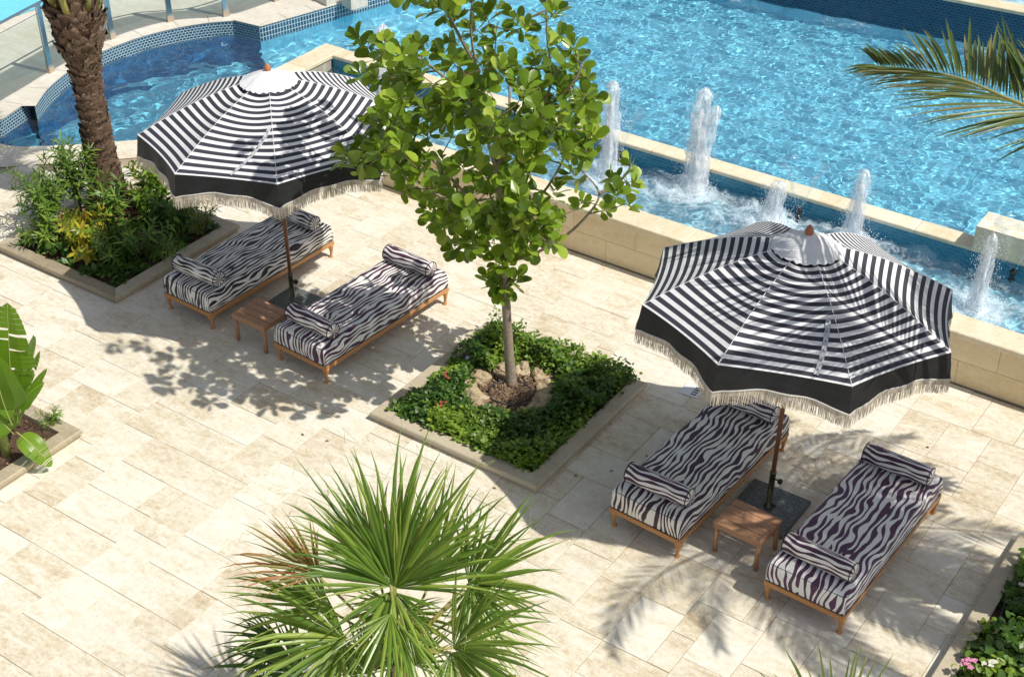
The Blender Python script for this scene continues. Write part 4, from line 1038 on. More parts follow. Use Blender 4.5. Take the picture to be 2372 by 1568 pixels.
for i, (b, d, upv, L, W, r_, cu) in enumerate(lv):
    if i < 300:
        side = d.cross(upv); side = side.normalized() if side.length > 1e-3 else d.orthogonal().normalized(); n_ = side.cross(d)
        M_ = Matrix((side, d, n_)).transposed().to_4x4(); o = put('leaf', protos[i % 8], tree); o.matrix_local = Matrix.Translation(b) @ M_ @ Matrix.Scale(L, 4)
    else: leaf(far_, b, d, upv, L, W, 'obov', r_, cu, .1)
tag(far_.build('foliage', M_leaf, tree, True), kind='stuff')

# ---- ground cover, rocks, hose and lamp in the central planter
def cover(name, label, regionf, n, mats, hfun, size, seed, dens_kind='small', parent=None, loc=(0, 0, 0)):
    g = random.Random(seed); q = MB(); cnt = 0; tries = 0
    while cnt < n and tries < n * 30:
        tries += 1; x, y = regionf(g)
        if x is None: continue
        hh = hfun(x, y)
        if hh <= .01: continue
        z = .05 + hh * (1 - .75 * g.random() ** 2.2); s = g.uniform(*size); cnt += 1
        d = Vector((g.uniform(-1, 1), g.uniform(-1, 1), g.uniform(-.35, .75))).normalized()
        pn = noise.noise(Vector((x * 3.1, y * 3.1, 5.5)))
        mi = 1 if (len(mats) > 1 and pn > .12) else 0
        if len(mats) > 2 and noise.noise(Vector((x * 2.3, y * 2.3, 15.5))) > .18: mi = 2
        leaf(q, (x, y, z), d, (g.uniform(-.5, .5), g.uniform(-.5, .5), 1), s, s * g.uniform(.55, .8), dens_kind, g.random(), .15, .1, m=mi)
        if g.random() < .10: q.tube([(x, y, .04), (x + d.x * s, y + d.y * s, z)], .0022, 3, m=0, cap=False)
    return tag(q.build(name, mats, parent, True, loc), label, kind='stuff')
def hC(x, y):
    d = math.hypot((x + 7.80) / 1.0, (y - 10.99) / .95); e = min(x + 8.72, -6.72 - x, y - 9.86, 11.84 - y)
    if d < .46 + .07 * noise.noise(Vector((x * 3, y * 3, 0))): return 0
    if noise.noise(Vector((x * 2.6, y * 2.6, 9))) < -.34 and d < .7: return 0
    lump = .62 + .55 * noise.noise(Vector((x * 3.3, y * 3.3, 2.2)))
    return max(0, min(1, (d - .42) / .16)) * (.24 + .14 * (y > 11.1)) * lump * (1 if e > .05 else .65)
cover('ground_cover', 'low leafy green ground cover ringing the rocks around the tree trunk', lambda g: (g.uniform(-8.70, -6.76), g.uniform(9.86, 11.93)), 9000, [M_cover, M_coverlime, M_dark], hC, (.042, .072), 5, 'ov')
cover('trailing_ground_cover', 'sprigs of ground cover rising along the back of the tree planter', lambda g: (g.uniform(-8.75, -6.70), g.uniform(11.55, 12.0)), 1500, [M_cover, M_coverlime], lambda x, y: .30 * (.5 + .8 * noise.noise(Vector((x * 5, y * 5, 3)))), (.03, .052), 6, 'lance')
ROCK = [((-8.06, 10.60), .15), ((-8.25, 10.98), .14), ((-8.10, 11.25), .12), ((-7.93, 11.40), .13), ((-7.70, 11.42), .12), ((-7.50, 11.28), .15), ((-7.36, 11.02), .16), ((-7.38, 10.72), .14), ((-7.52, 10.50), .12), ((-7.86, 10.44), .10), ((-8.28, 10.78), .11)]
rlab = ['pale rock toward the flowers in the ring round the tree', 'flat pale rock on the side facing the daybeds in the tree ring', 'small shaded rock by the spotlight', 'rock directly behind the trunk, near the spotlight', 'small rock behind the trunk', 'upright rock behind the hose ring', 'largest rock beside the hose ring', 'rock half shaded next to the thin hose end', 'low rock in front of the hose ring', 'smallest rock at the front of the ring', 'low tan rock among mulch and ground cover']
for ((x, y), s), lb in zip(ROCK, rlab):
    bm = __import__('bmesh').new(); __import__('bmesh').ops.create_icosphere(bm, subdivisions=4, radius=1.0); sd = rs.random() * 50
    for v in bm.verts:
        p = v.co.copy(); k = 1 + .42 * noise.noise(p * 1.1 + Vector((sd, 0, 0))) + .5 * (noise.voronoi(p * 1.5 + Vector((0, sd, 0)))[0][0] - .35) + .12 * noise.noise(p * 5) + .07 * noise.noise(p * 13)
        v.co = Vector((p.x * k * s, p.y * k * s * rs.uniform(.74, .76), p.z * k * s * .62))
    me = bpy.data.meshes.new('rock'); bm.to_mesh(me); bm.free(); me.materials.append(M_rock)
    o = put('rock', me, None, (x, y, .085), (0, 0, rs.uniform(0, 6))); tag(o, lb, 'rock', 'rocks ringing the tree trunk')
q = MB(); g_ = random.Random(9)
for _ in range(1500):
    a_, r_ = g_.uniform(0, 6.283), .52 * g_.random() ** .5; c = Vector((-7.8 + r_ * math.cos(a_), 10.98 + r_ * math.sin(a_), .085 + .022 * g_.random())); th = g_.uniform(0, 6.283); d = Vector((math.cos(th), math.sin(th), g_.uniform(-.2, .3))); L_ = g_.uniform(.015, .05); s_ = Vector((-d.y, d.x, 0)) * g_.uniform(.002, .005)
    q.add([c - s_, c + s_, c + d * L_ + s_ * .5, c + d * L_ - s_ * .5], [(0, 1, 2, 3)], g_.random())
tag(q.build('straw_mulch', M_straw), 'tan straw and bark bits scattered inside the rock ring', kind='stuff')
hs = empty('irrigation_hose', (-7.79, 10.93, .088), label='black rubber hose looped on the mulch around the trunk', cat='hose')
q = MB(); q.tube([(.235 * math.cos(a * PI / 24 + .3), .235 * math.sin(a * PI / 24 + .3), .012 + .008 * math.sin(a * .6)) for a in range(49)], .011, 8, cap=False); q.build('hose_loop', M_hose, hs, True)
q = MB(); q.tube([(.2, -.12, .015), (.3, -.1, .03), (.42, -.02, .03), (.55, .08, .02)], .008, 8); q.build('hose_tail', M_hose, hs, True)
sp = empty('garden_spotlight', (-8.49, 11.07, .09), label='small black garden spotlight with pale lens hidden in the planter greenery', cat='spotlight')
q = MB(); q.tube([(0, 0, 0), (0, 0, .12)], .008, 8); q.build('stake', M_black, sp)
q = MB(); q.tube([(-.045, -.0, .16), (.02, -.03, .15)], [.026, .033], 14); q.build('lamp_body', M_black, sp, True)
q = MB(); q.tube([(.0205, -.03, .15), (.024, -.032, .1495)], .029, 14); q.build('lens', M_lens, sp)

def flowers(name, lab, spots, mats, size, seed, cat='flowers'):
    for k, ((x, y, z), lb) in enumerate(zip(spots, lab)):
        g = random.Random(seed + k); root = empty(name, (x, y, .08), label=lb, cat=cat); q = MB(); q.tube([(0, 0, 0), (0, .005, z - .08)], .003, 5); q.build('stem', M_cover, root)
        q = MB()
        for f in range(6):
            c = Vector((g.uniform(-.05, .05), g.uniform(-.05, .05), z - .08 + g.uniform(-.03, .02)))
            for p in range(5):
                a = 2 * PI * p / 5 + g.random(); leaf(q, c, (math.cos(a), math.sin(a), g.uniform(.1, .5)), (0, 0, 1), size, size * .8, 'round', g.random(), .2, .1, m=0)
        tag(q.build('petals', mats, root, True), kind='stuff')
flowers('red_flower', ['small red blossom spray above the pale rocks of the tree planter', 'salmon and pink blossom spray at the front of the tree planter'], [(-8.42, 10.60, .26), (-8.20, 10.18, .24)], M_red, .019, 60, 'flower')

# ---- generic leafy plant
def stemplant(name, cat, label, x, y, stems, mats, kind='lance', L=(.10, .15), wr=.2, dens=26, seed=0, z0=.06, whorl=False, up=.35, thick=.006, group=None):
    g = random.Random(seed); root = empty(name, (x, y, z0), label=label, cat=cat, group=group); qf = MB()
    for (dx, dy, h) in stems:
        pts = sm3([Vector((g.uniform(-.03, .03), g.uniform(-.03, .03), 0)), Vector((dx * .35, dy * .35, h * .55)), Vector((dx, dy, h))], 5)
        q = MB(); q.tube(pts, [thick * (1 - .6 * i / (len(pts) - 1)) for i in range(len(pts))], 5); q.build('stem', M_twig, root, True)
        for k in range(dens):
            f = .22 + .78 * (k / dens) ** .75; i = min(int(f * (len(pts) - 1)), len(pts) - 2); c = pts[i].lerp(pts[i + 1], f * (len(pts) - 1) - i); t = (pts[i + 1] - pts[i]).normalized()
            u = t.orthogonal().normalized(); v = t.cross(u); a = k * 2.4 + g.uniform(-.3, .3); rad = u * math.cos(a) + v * math.sin(a)
            d = (rad + t * (up + .7 * f * f) + Vector((0, 0, -.25 * g.random()))).normalized(); LL = g.uniform(*L) * (.7 + .3 * math.sin(f * PI))
            leaf(qf, c, d, t + rdir(g) * .2, LL, LL * wr * g.uniform(.8, 1.2), kind, g.random(), g.uniform(.1, .45), .12, m=(1 if len(mats) > 1 and g.random() < .3 else 0))
    tag(qf.build('foliage', mats, root, True), kind='stuff'); return root
def ringstems(n, r, h0, h1, seed):
    g = random.Random(seed); return [(math.cos(6.283 * k / n + g.random()) * r * g.uniform(.3, 1), math.sin(6.283 * k / n + g.random()) * r * g.uniform(.3, 1), g.uniform(h0, h1)) for k in range(n)]
OL = [M_olean]
stemplant('oleander_shrub', 'shrub', 'tall airy shrub with narrow leaves reaching up over the pool water', -15.02, 11.0, ringstems(13, .36, .75, 1.35, 1), OL, L=(.15, .23), wr=.16, dens=34, seed=1)
stemplant('oleander_shrub', 'shrub', 'narrow leaved shrub at the frame edge of the palm planter, next to the yellow croton', -15.0, 10.45, ringstems(15, .42, .4, .95, 2), OL, L=(.13, .21), wr=.16, dens=34, seed=2)
stemplant('oleander_shrub', 'shrub', 'star leaved sprig rising in front of the date palm trunk', -14.28, 10.95, ringstems(8, .26, .55, .95, 3), OL, L=(.16, .25), wr=.17, dens=26, seed=3)
stemplant('oleander_shrub', 'shrub', 'bushy narrow leaved shrub at the front corner of the palm planter', -13.55, 10.38, ringstems(18, .38, .28, .6, 4), OL + [M_dark], L=(.13, .2), wr=.17, dens=28, seed=4)
stemplant('oleander_shrub', 'shrub', 'leaning narrow leaved shrub arching over the kerb toward the black daybed', -13.45, 10.75, [(.45, .05, .35), (.55, -.05, .26), (.35, .15, .5), (.2, -.1, .45), (.62, .1, .3), (.1, .1, .5)], OL, L=(.12, .2), wr=.16, dens=26, seed=5)
stemplant('croton_bush', 'bush', 'yellow and orange leaved croton in the middle of the palm planter', -14.25, 10.42, ringstems(20, .46, .3, .62, 6), [M_croton, M_coverlime], kind='ov', L=(.12, .19), wr=.34, dens=18, seed=6)
stemplant('croton_bush', 'bush', 'low yellow croton near the front kerb of the palm planter', -13.92, 10.22, ringstems(12, .3, .2, .42, 7), [M_croton], kind='ov', L=(.11, .17), wr=.36, dens=16, seed=7)
stemplant('dark_leaf_shrub', 'shrub', 'deep green broad leaved shrub in the shade of the parasol', -13.62, 11.35, ringstems(18, .42, .3, .65, 8), [M_dark, M_cover], kind='ov', L=(.13, .22), wr=.42, dens=20, seed=8)
stemplant('dark_leaf_shrub', 'shrub', 'bright green shrub behind the trunk beneath the parasol fringe', -14.25, 11.62, ringstems(16, .4, .4, .85, 9), [M_coverlime, M_olean], kind='lance', L=(.14, .22), wr=.26, dens=26, seed=9)
stemplant('oleander_shrub', 'shrub', 'loose narrow leaved shrub spilling out past the outer kerb of the palm planter', -15.32, 10.75, ringstems(12, .42, .4, .9, 61), OL, L=(.15, .23), wr=.16, dens=28, seed=61)
stemplant('oleander_shrub', 'shrub', 'light green sprigs hanging over the front kerb of the palm planter', -14.7, 10.1, ringstems(9, .34, .25, .5, 62), [M_olean, M_coverlime], L=(.13, .2), wr=.17, dens=24, seed=62)
stemplant('fern_clump', 'fern', 'wispy grassy clump at the back corner of the palm planter', -13.25, 11.55, ringstems(24, .38, .22, .48, 10), [M_olean, M_dry], kind='lance', L=(.07, .12), wr=.14, dens=18, seed=10)
cover('planter_undergrowth', 'mixed low undergrowth and fallen leaves in the palm planter', lambda g: (g.uniform(-15.1, -13.14), g.uniform(9.93, 11.78)), 1900, [M_dark, M_olean, M_dry], lambda x, y: .17 * (.4 + .9 * noise.noise(Vector((x * 2.4, y * 2.4, 3)))), (.06, .12), 15, 'lance')

# ---- flower planter at the right
def hR(x, y):
    e = min(x + 2.10, 11.73 - y); return max(0, min(1, (e + .03) / .1)) * .24 * (.75 + .7 * noise.noise(Vector((x * 3.1, y * 3.1, 7.2)))) if not (10.45 < y < 10.78 and x < -1.93) else 0
cover('broad_leaf_cover', 'broad heart leaved ground cover filling the flower planter', lambda g: (g.uniform(-2.13, -.08), g.uniform(9.66, 11.75)), 4300, [M_cover, M_coverlime, M_dark], hR, (.06, .11), 25, 'round')
flowers('pink_flower', ['cluster of pink blossoms spilling at the kerb of the flower planter'], [(-2.02, 9.72, .30)], M_pink, .034, 80, 'flower')
flowers('white_flower', ['white blossom spray next to the pink blossoms', 'cream blossom spray higher up in the flower planter', 'small white blossom by the shaded kerb'], [(-1.86, 9.80, .33), (-1.92, 10.95, .32), (-1.75, 11.2, .3)], M_cream, .03, 90, 'flower')
pt = empty('planter_liner', (-2.06, 10.6, .08), label='black plastic pot rim showing behind the kerb of the flower planter', cat='pot rim')
q = MB(); q.tube([(.0 + .05 * math.sin(k * PI / 12), -.3 + .05 * k, .05) for k in range(13)], .013, 8); q.build('rim', M_black, pt, True)

# ---- banana plant
ban = empty('banana_plant', (-11.62, 6.98, .06), label='banana plant with torn paddle leaves at the edge of the view', cat='banana plant')
TB = Vector((-11.60, 7.0, .06))
q = MB(); q.tube([(0, 0, 0), (.0, .01, .3), (.01, .02, .62)], [.055, .046, .03], 12); q.build('pseudostem', M_rib, ban, True)
def bigleaf(bpx, tpx, W, off0, off1, bend, face, tears, seed, stalk=.12):
    g = random.Random(seed); a = onplane(*bpx, TB, off0) - TB; b = onplane(*tpx, TB, off1) - TB; L = (b - a).length; d = (b - a).normalized()
    n = Vector(face) - d * Vector(face).dot(d); n.normalize(); sd = d.cross(n); N = 26; mid = []; q = MB()
    for i in range(N + 1): t = i / N; mid.append(a + d * L * t - n * (bend * L * (t * t - t)) )
    tl = sorted(g.uniform(.1, .9) for _ in range(tears)); tr = sorted(g.uniform(.1, .9) for _ in range(tears))
    for sgn, ts in ((-1, tl), (1, tr)):
        for i in range(N):
            t0, t1 = i / N, (i + 1) / N
            if t0 < stalk: continue
            w0 = W * .5 * (math.sin(min((t0 - stalk) / (1 - stalk) * 1.02, 1) ** .62 * PI) ** .55 if t0 > stalk else 0); w1 = W * .5 * math.sin(min((t1 - stalk) / (1 - stalk), 1) ** .62 * PI) ** .55 if t1 < 1 else 0
            torn = any(t0 <= q_ < t1 for q_ in ts); lift = .25 + .10 * math.sin(t0 * 9 + seed) + (.12 if sum(q_ < t0 for q_ in ts) % 2 else 0)
            tt1 = t1 - (.014 if torn else 0)
            m1 = mid[i].lerp(mid[i + 1], (tt1 - t0) * N)
            def pt_(m_, w_, f): return m_ + sd * sgn * w_ * f + n * (lift * w_ * f - .30 * w_ * f * f) + d * (.10 * w_ * f)
            vs = [mid[i], m1, pt_(m1, w1, .5), pt_(mid[i], w0, .5), pt_(m1, w1, 1), pt_(mid[i], w0, 1)]; q.add(vs, [(0, 1, 2, 3), (3, 2, 4, 5)], .3 + .4 * g.random() if torn else .45)
    lf = q.build('leaf', M_banana, ban); q = MB(); q.tube([m_ + n * .003 for m_ in mid], [.0085 * (1 - .75 * i / N) for i in range(N + 1)], 6); q.build('midrib', M_rib, lf, True)
TC = (-FW.x, -FW.y, .5)
bigleaf((42, 985), (24, 700), .50, 0, .05, .10, TC, 4, 1, .30)
bigleaf((36, 985), (-10, 820), .52, -.12, -.25, .25, (-FW.x, -FW.y, 1), 2, 2, .25)
bigleaf((50, 985), (100, 812), .42, .15, .3, .2, (-.4, -.5, .8), 4, 3, .2)
bigleaf((48, 980), (110, 885), .32, -.05, -.1, .5, (-.2, -.6, .8), 2, 4, .15)
bigleaf((40, 985), (84, 775), .36, .25, .35, .1, (-.8, -.2, .4), 2, 9, .2)
bigleaf((44, 1000), (126, 1080), .25, -.1, -.25, .65, (.1, -.3, 1), 6, 5, .1)
bigleaf((38, 1005), (-30, 940), .4, -.1, -.1, .5, (-.1, -.4, 1), 3, 6, .1)
# bigleaf((44, 1010), (78, 1052), .26, -.15, -.25, .5, (.1, -.3, 1), 1, 7, .1)
bigleaf((50, 985), (116, 852), .15, .1, .2, .2, (0, -.5, .8), 0, 8, .3)
stemplant('spiky_shrub', 'shrub', 'small spiky green shrub behind the banana plant', -11.62, 7.62, ringstems(8, .16, .12, .26, 31), [M_coverlime, M_olean], L=(.08, .12), wr=.14, dens=14, seed=31)
cover('fallen_planter_leaves', 'dry leaves and clods on the soil of the banana planter', lambda g: (g.uniform(-13.3, -11.42), g.uniform(5.7, 7.5)), 260, [M_dry], lambda x, y: .03, (.03, .07), 33, 'ov')

# ---- date palms
def frond(mb_l, mb_r, base, d0, L, droop, rgn, n=46, ll=.42, m_r=0, seg=14, curve=None):
    """one feather leaf; curve overrides the rachis line"""
    if curve: pts = sm3([Vector(c) for c in curve], 6)
    else:
        pts = [Vector(base)]; d = Vector(d0).normalized()
        for i in range(seg):
            pts.append(pts[-1] + d * (L / seg)); d = (d + Vector((0, 0, -droop * (.3 + i / seg)))).normalized()
    k = len(pts); mb_r.tube(pts, [.022 * (1 - .85 * i / (k - 1)) + .003 for i in range(k)], 6); out = []
    for s in range(n):
        f = .14 + .86 * (s / n); i = min(int(f * (k - 1)), k - 2); c = pts[i].lerp(pts[i + 1], f * (k - 1) - i); t = (pts[i + 1] - pts[i]).normalized()
        sd = t.cross(Vector((0, 0, 1))).normalized(); up = sd.cross(t)
        for sg in (-1, 1):
            l_ = ll * (.55 + .45 * math.sin(min(f * 1.15, 1) * PI) ** .6) * rgn.uniform(.85, 1.1) * (1 if f < .7 else 1.55 - .8 * f if curve is None else 1.95 - 1.35 * f)
            dd = (sd * sg * (1.3 - .65 * f) + t * (.62 + .75 * f) + up * (rgn.uniform(-.02, .30) if not (curve and sg * sd.y > 0) else rgn.uniform(.45, .85)) + Vector((0, 0, -.06))).normalized()
            out.append((c, dd, up + rdir(rgn) * .3, l_, rgn.uniform(.020, .028), rgn.random(), rgn.uniform(.05, .25)))
    return out
def palm_trunk(root, H_, rad, seed, top_z=None):
    g = random.Random(seed)
    q = MB(); prof = [(rad(z) * .86, z) for z in np.linspace(0, H_, 40)]; q.lathe(prof, 20); q.build('trunk', M_palm, root, True)
    protos_ = []
    for v in range(5):
        gq = random.Random(seed * 9 + v); q = MB(); W_, Hh, D = .068 + .012 * v % .02, .085, .045; vs = []; n1, n2 = 6, 4
        for i in range(n1 + 1):
            a = (i / n1 - .5); wv_ = W_ * (1 - .35 * 0)
            for j in range(n2 + 1):
                f = j / n2; x = a * 2 * W_ * (1 - .28 * f * (1 + .3 * gq.random())); bulge = (1 - (2 * a) ** 2) ** .5 if abs(a) < .5 else 0
                vs.append((x, D * (.15 + .95 * f ** 1.3) * (.45 + .55 * bulge) + .008 * gq.uniform(-1, 1), -.02 + Hh * f * (.65 + .35 * bulge) + .008 * gq.uniform(-1, 1)))
        fs = [(i * (n2 + 1) + j, (i + 1) * (n2 + 1) + j, (i + 1) * (n2 + 1) + j + 1, i * (n2 + 1) + j + 1) for i in range(n1) for j in range(n2)]
        b0 = len(vs)
        for i in range(n1 + 1): x, y, z = vs[i * (n2 + 1) + n2]; vs.append((x * .8, y * .2, z - .03))
        fs += [(i * (n2 + 1) + n2, (i + 1) * (n2 + 1) + n2, b0 + i + 1, b0 + i) for i in range(n1)]
        q.add(vs, [f[::-1] for f in fs]); protos_.append(q.data('leaf_base', M_palm, True))
    z = .04; row = 0; cnt = 0; extra = MB()
    while z < H_ - .02:
        n = 9; shag = z > H_ * .62
        for k in range(n):
            a = 2 * PI * (k + .5 * (row % 2)) / n + g.uniform(-.1, .1); r_ = rad(z) * .84; s = g.uniform(.9, 1.2) * (rad(z) / .23) * (1.12 if shag else 1.0)
            if cnt < 300: put('leaf_base', protos_[g.randrange(5)], root, (r_ * math.cos(a), r_ * math.sin(a), z + g.uniform(-.012, .012)), (g.uniform(-.15, .2), g.uniform(-.22, .22), a - PI / 2), (s * 1.25, s * (1.3 if not shag else 1.6), s * g.uniform(.95, 1.3) * (1.15 if not shag else 1.5)))
            cnt += 1
        z += .125 if not shag else .105; row += 1
    q = MB()
    for _ in range(420):       # torn fibres in the upper part
        a = g.uniform(0, 2 * PI); z = H_ * g.uniform(.6, 1.0); r_ = rad(z) * 1.02; c = Vector((r_ * math.cos(a), r_ * math.sin(a), z)); o_ = Vector((math.cos(a), math.sin(a), 0)); t_ = Vector((-math.sin(a), math.cos(a), 0))
        d = (o_ * g.uniform(.1, .8) + t_ * g.uniform(-1, 1) + Vector((0, 0, g.uniform(-.8, .9)))).normalized(); l_ = g.uniform(.04, .15); q.add([c, c + t_ * .004 + Vector((0, 0, .004)), c + d * l_ + Vector((0, 0, -.01))], [(0, 1, 2)], g.random())
        q.add([c + Vector((0, 0, .004)), c - t_ * .004, c + d * l_ + Vector((0, 0, -.01))], [(0, 1, 2)], g.random())
    tag(q.build('trunk_fibres', M_palm, root), kind='stuff')
def inframe(p, mx=12):
    x, y, w_ = proj(p); return w_ > 0 and -mx < x < 2372 + mx and -mx < y < 1568 + mx
def interp(tab): return lambda z: float(np.interp(z, [t[0] for t in tab], [t[1] for t in tab]))
def date_palm(x, y, H_, tab, label, seed, nf, emin, emax, L=2.3, special=None, droopf=.12):
    root = empty('date_palm', (x, y, .05), label=label, cat='palm tree'); g = random.Random(seed); base = Vector((x, y, .05))
    palm_trunk(root, H_, interp(tab), seed)
    made = 0; t_ = 0
    while made < nf and t_ < 600:
        t_ += 1; a = g.uniform(0, 2 * PI); el = R(g.uniform(emin, emax)); d = Vector((math.cos(a) * math.cos(el), math.sin(a) * math.cos(el), math.sin(el))); b = Vector((math.cos(a) * .12, math.sin(a) * .12, H_ - .05)); q = MB(); ql = MB()
        st_ = g.getstate(); dr = g.uniform(.6, 1.3) * droopf; ls = frond(ql, q, b, d, L * g.uniform(.85, 1.1), dr, g, n=44)
        tips = [c + dd * l_ for c, dd, u_, l_, w_, r_, cu in ls]
        if any(inframe(base + p, 25) for p in tips[::3]): continue
        for (c, dd, u_, l_, w_, r_, cu) in ls: leaf(q, c, dd, u_, l_, w_, 'lance', r_, cu, .35, m=1)
        q.build('frond', [M_rib, M_date], root, True); made += 1
    # cut petiole stubs below the crown
    for k in range(9):
        a = k * 2.4 + .5; b = Vector((math.cos(a) * .24, math.sin(a) * .24, H_ - .30 + .02 * k)); q = MB(); q.tube([b, b + Vector((math.cos(a) * .10, math.sin(a) * .10, .22)), b + Vector((math.cos(a) * .24, math.sin(a) * .24, .62))], [.055, .042, .034], 8); q.build('petiole', M_petiole, root, True)
    if special:
        q = MB(); ql = MB(); ls = frond(ql, q, None, None, 0, 0, g, n=84, ll=.95, curve=[Vector(c) - base for c in special]); fr = q.build('frond', M_petiole, root, True)
        for (c, dd, u_, l_, w_, r_, cu) in ls:
            q = MB(); leaf(q, c, dd, u_, l_, w_ * 1.35, 'lance', r_, cu * .8, .4); q.build('leaflet', M_date, fr, True)
    return root
M_petiole = leafmat('yellow_green_petiole', [(.0, (.18, .22, .04)), (.5, (.34, .33, .08)), (1.0, (.50, .42, .14))], .4, .1, (.4, .4, .1))
date_palm(-14.92, 11.43, 3.02, [(0, .27), (.5, .225), (1.2, .20), (1.9, .19), (2.1, .215), (2.35, .285), (2.8, .325), (3.02, .30)], 'date palm with rough scaly trunk rising from the shrub planter', 41, 20, 38, 80, 2.1)
date_palm(-1.35, 10.95, 4.35, [(0, .26), (1, .235), (3.0, .225), (3.6, .28), (4.35, .26)], 'date palm beside the deck with one frond reaching in over the pool', 43, 33, -15, 70, 2.3,
          special=[(-1.40, 10.92, 4.3), (-2.0, 10.85, 4.95), (-2.78, 10.80, 5.02), (-3.50, 11.20, 4.93), (-4.2, 11.33, 4.80)], droopf=.16)

# ---- fan palm in the foreground
FC = at(912, 1352, 2.3)
fan = empty('fan_palm', (FC.x, FC.y, 0), label='bushy fan palm with spiky green leaves in the foreground', cat='palm tree')
q = MB(); q.tube([(0, 0, 0), (0, 0, .8), (0, 0, 1.5)], [.14, .11, .09], 12); q.build('trunk', M_palm, fan, True)
def fanleaf(hub, ang, L, spread, tilt, nseg, seed, mat, dist=0.0, cup=.25, sub=True):
    g = random.Random(seed); hb = onplane(*hub, FC, dist) - Vector((FC.x, FC.y, 0)); TCm = -FW
    ax = (RT * math.cos(R(ang)) + UP * math.sin(R(ang)) + TCm * tilt).normalized()
    nrm = (TCm + UP * .15 - ax * (TCm + UP * .15).dot(ax)).normalized(); sd = ax.cross(nrm)
    q = MB(); q.tube([Vector((0, 0, 1.48)), (Vector((0, 0, 1.48)) + hb) * .5 + Vector((0, 0, .05)), hb], [.014, .011, .010], 6); root = q.build('fan_leaf', M_petiole, fan, True)
    for k in range(nseg):
        a = R(-spread + 2 * spread * k / (nseg - 1) + g.uniform(-2.6, 2.6)); l_ = L * (1 - .30 * (abs(a) / R(spread)) ** 1.6) * g.uniform(.80, 1.08)
        d = (ax * math.cos(a) + sd * math.sin(a) + nrm * (cup * (abs(a) / R(spread)) ** 1.5 * .6 - .05 + g.uniform(-.26, .26))).normalized(); s2 = d.cross(nrm).normalized(); w_ = l_ * R(2 * spread / nseg) * .30
        rr = g.random(); fold = .55 * (1 if k % 2 else .7); sag = g.uniform(.04, .30) * l_; tw = g.uniform(-.11, .11) * l_; split = g.uniform(.36, .5)
        vs = []; prof_ = [(0, .05), (.16, .42), (split * .75, .95), (.62, .62), (.82, .30), (1.0, .02)]
        for (t, ww) in prof_:
            c = hb + d * l_ * t - Vector((0, 0, 1)) * sag * t * t * t + s2 * tw * t * t
            vs += [c - s2 * w_ * ww - nrm * w_ * ww * fold, c, c + s2 * w_ * ww - nrm * w_ * ww * fold]
        fs = []
        for i in range(len(prof_) - 1): b_ = i * 3; fs += [(b_, b_ + 1, b_ + 4, b_ + 3), (b_ + 1, b_ + 2, b_ + 5, b_ + 4)]
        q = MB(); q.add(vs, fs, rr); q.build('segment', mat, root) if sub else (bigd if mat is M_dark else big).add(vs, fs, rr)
    return root
big = MB(); bigd = MB()
fanleaf((912, 1358), 112, 1.22, 34, .55, 20, 1, M_fan, .0)
fanleaf((914, 1356), 92, 1.40, 36, .20, 22, 21, M_fan, .06)
fanleaf((916, 1360), 64, 1.28, 34, .50, 20, 22, M_fan, .0)
fanleaf((916, 1362), 32, 1.18, 30, .25, 18, 2, M_fan, .06)
fanleaf((905, 1358), 148, 1.12, 34, .55, 22, 3, M_fan, -.06)
fanleaf((1085, 1352), 42, .98, 56, .4, 30, 4, M_fan, .15)
fanleaf((1050, 1500), 26, 1.05, 60, .6, 32, 5, M_fan, -.15)
fanleaf((800, 1480), 168, 1.05, 58, .6, 32, 6, M_fan, -.15)
fanleaf((738, 1335), 138, .80, 46, .3, 26, 7, M_fandry, -.08)
fanleaf((912, 1370), -60, .62, 40, .9, 16, 8, M_fan, .02)
fanleaf((905, 1370), -125, .66, 36, .7, 14, 23, M_fan, .04)
fanleaf((760, 1410), 156, .92, 50, .3, 26, 9, M_fan, .1)
n_sub = 250
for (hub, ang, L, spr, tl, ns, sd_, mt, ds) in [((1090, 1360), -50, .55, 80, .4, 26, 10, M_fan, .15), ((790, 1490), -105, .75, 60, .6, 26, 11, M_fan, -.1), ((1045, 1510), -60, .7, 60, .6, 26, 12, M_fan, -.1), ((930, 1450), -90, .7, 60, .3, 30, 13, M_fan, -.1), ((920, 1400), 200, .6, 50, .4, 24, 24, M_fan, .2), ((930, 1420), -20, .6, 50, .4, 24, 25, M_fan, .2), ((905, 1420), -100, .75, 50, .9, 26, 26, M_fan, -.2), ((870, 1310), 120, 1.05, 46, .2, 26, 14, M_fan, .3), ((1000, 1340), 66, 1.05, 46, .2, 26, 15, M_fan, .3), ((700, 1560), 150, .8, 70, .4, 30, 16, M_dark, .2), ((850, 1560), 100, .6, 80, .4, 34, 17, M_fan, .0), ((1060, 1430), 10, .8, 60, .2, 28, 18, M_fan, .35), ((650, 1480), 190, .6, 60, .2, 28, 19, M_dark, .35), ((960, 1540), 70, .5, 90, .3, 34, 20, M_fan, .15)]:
    fanleaf(hub, ang, L, spr, tl, ns, sd_, mt, ds, sub=False)
tag(big.build('inner_fan_segments', M_fan, fan), kind='stuff'); tag(bigd.build('shaded_fan_segments', M_dark, fan), kind='stuff')
q = MB(); g = random.Random(8)
for k in range(60):      # loose threads between the segments
    a = R(g.uniform(20, 160)); hb = Vector((0, 0, 2.28)); r_ = g.uniform(.7, 1.15); d = RT * math.cos(a) + UP * math.sin(a); c = hb + d * r_ - FW * g.uniform(.1, .4)
    q.tube([c, c + rdir(g) * .05 + d * .03, c + rdir(g) * .09 + d * .03, c + rdir(g) * .12], .0012, 3, cap=False)
tag(q.build('loose_threads', M_rib, fan), kind='stuff')

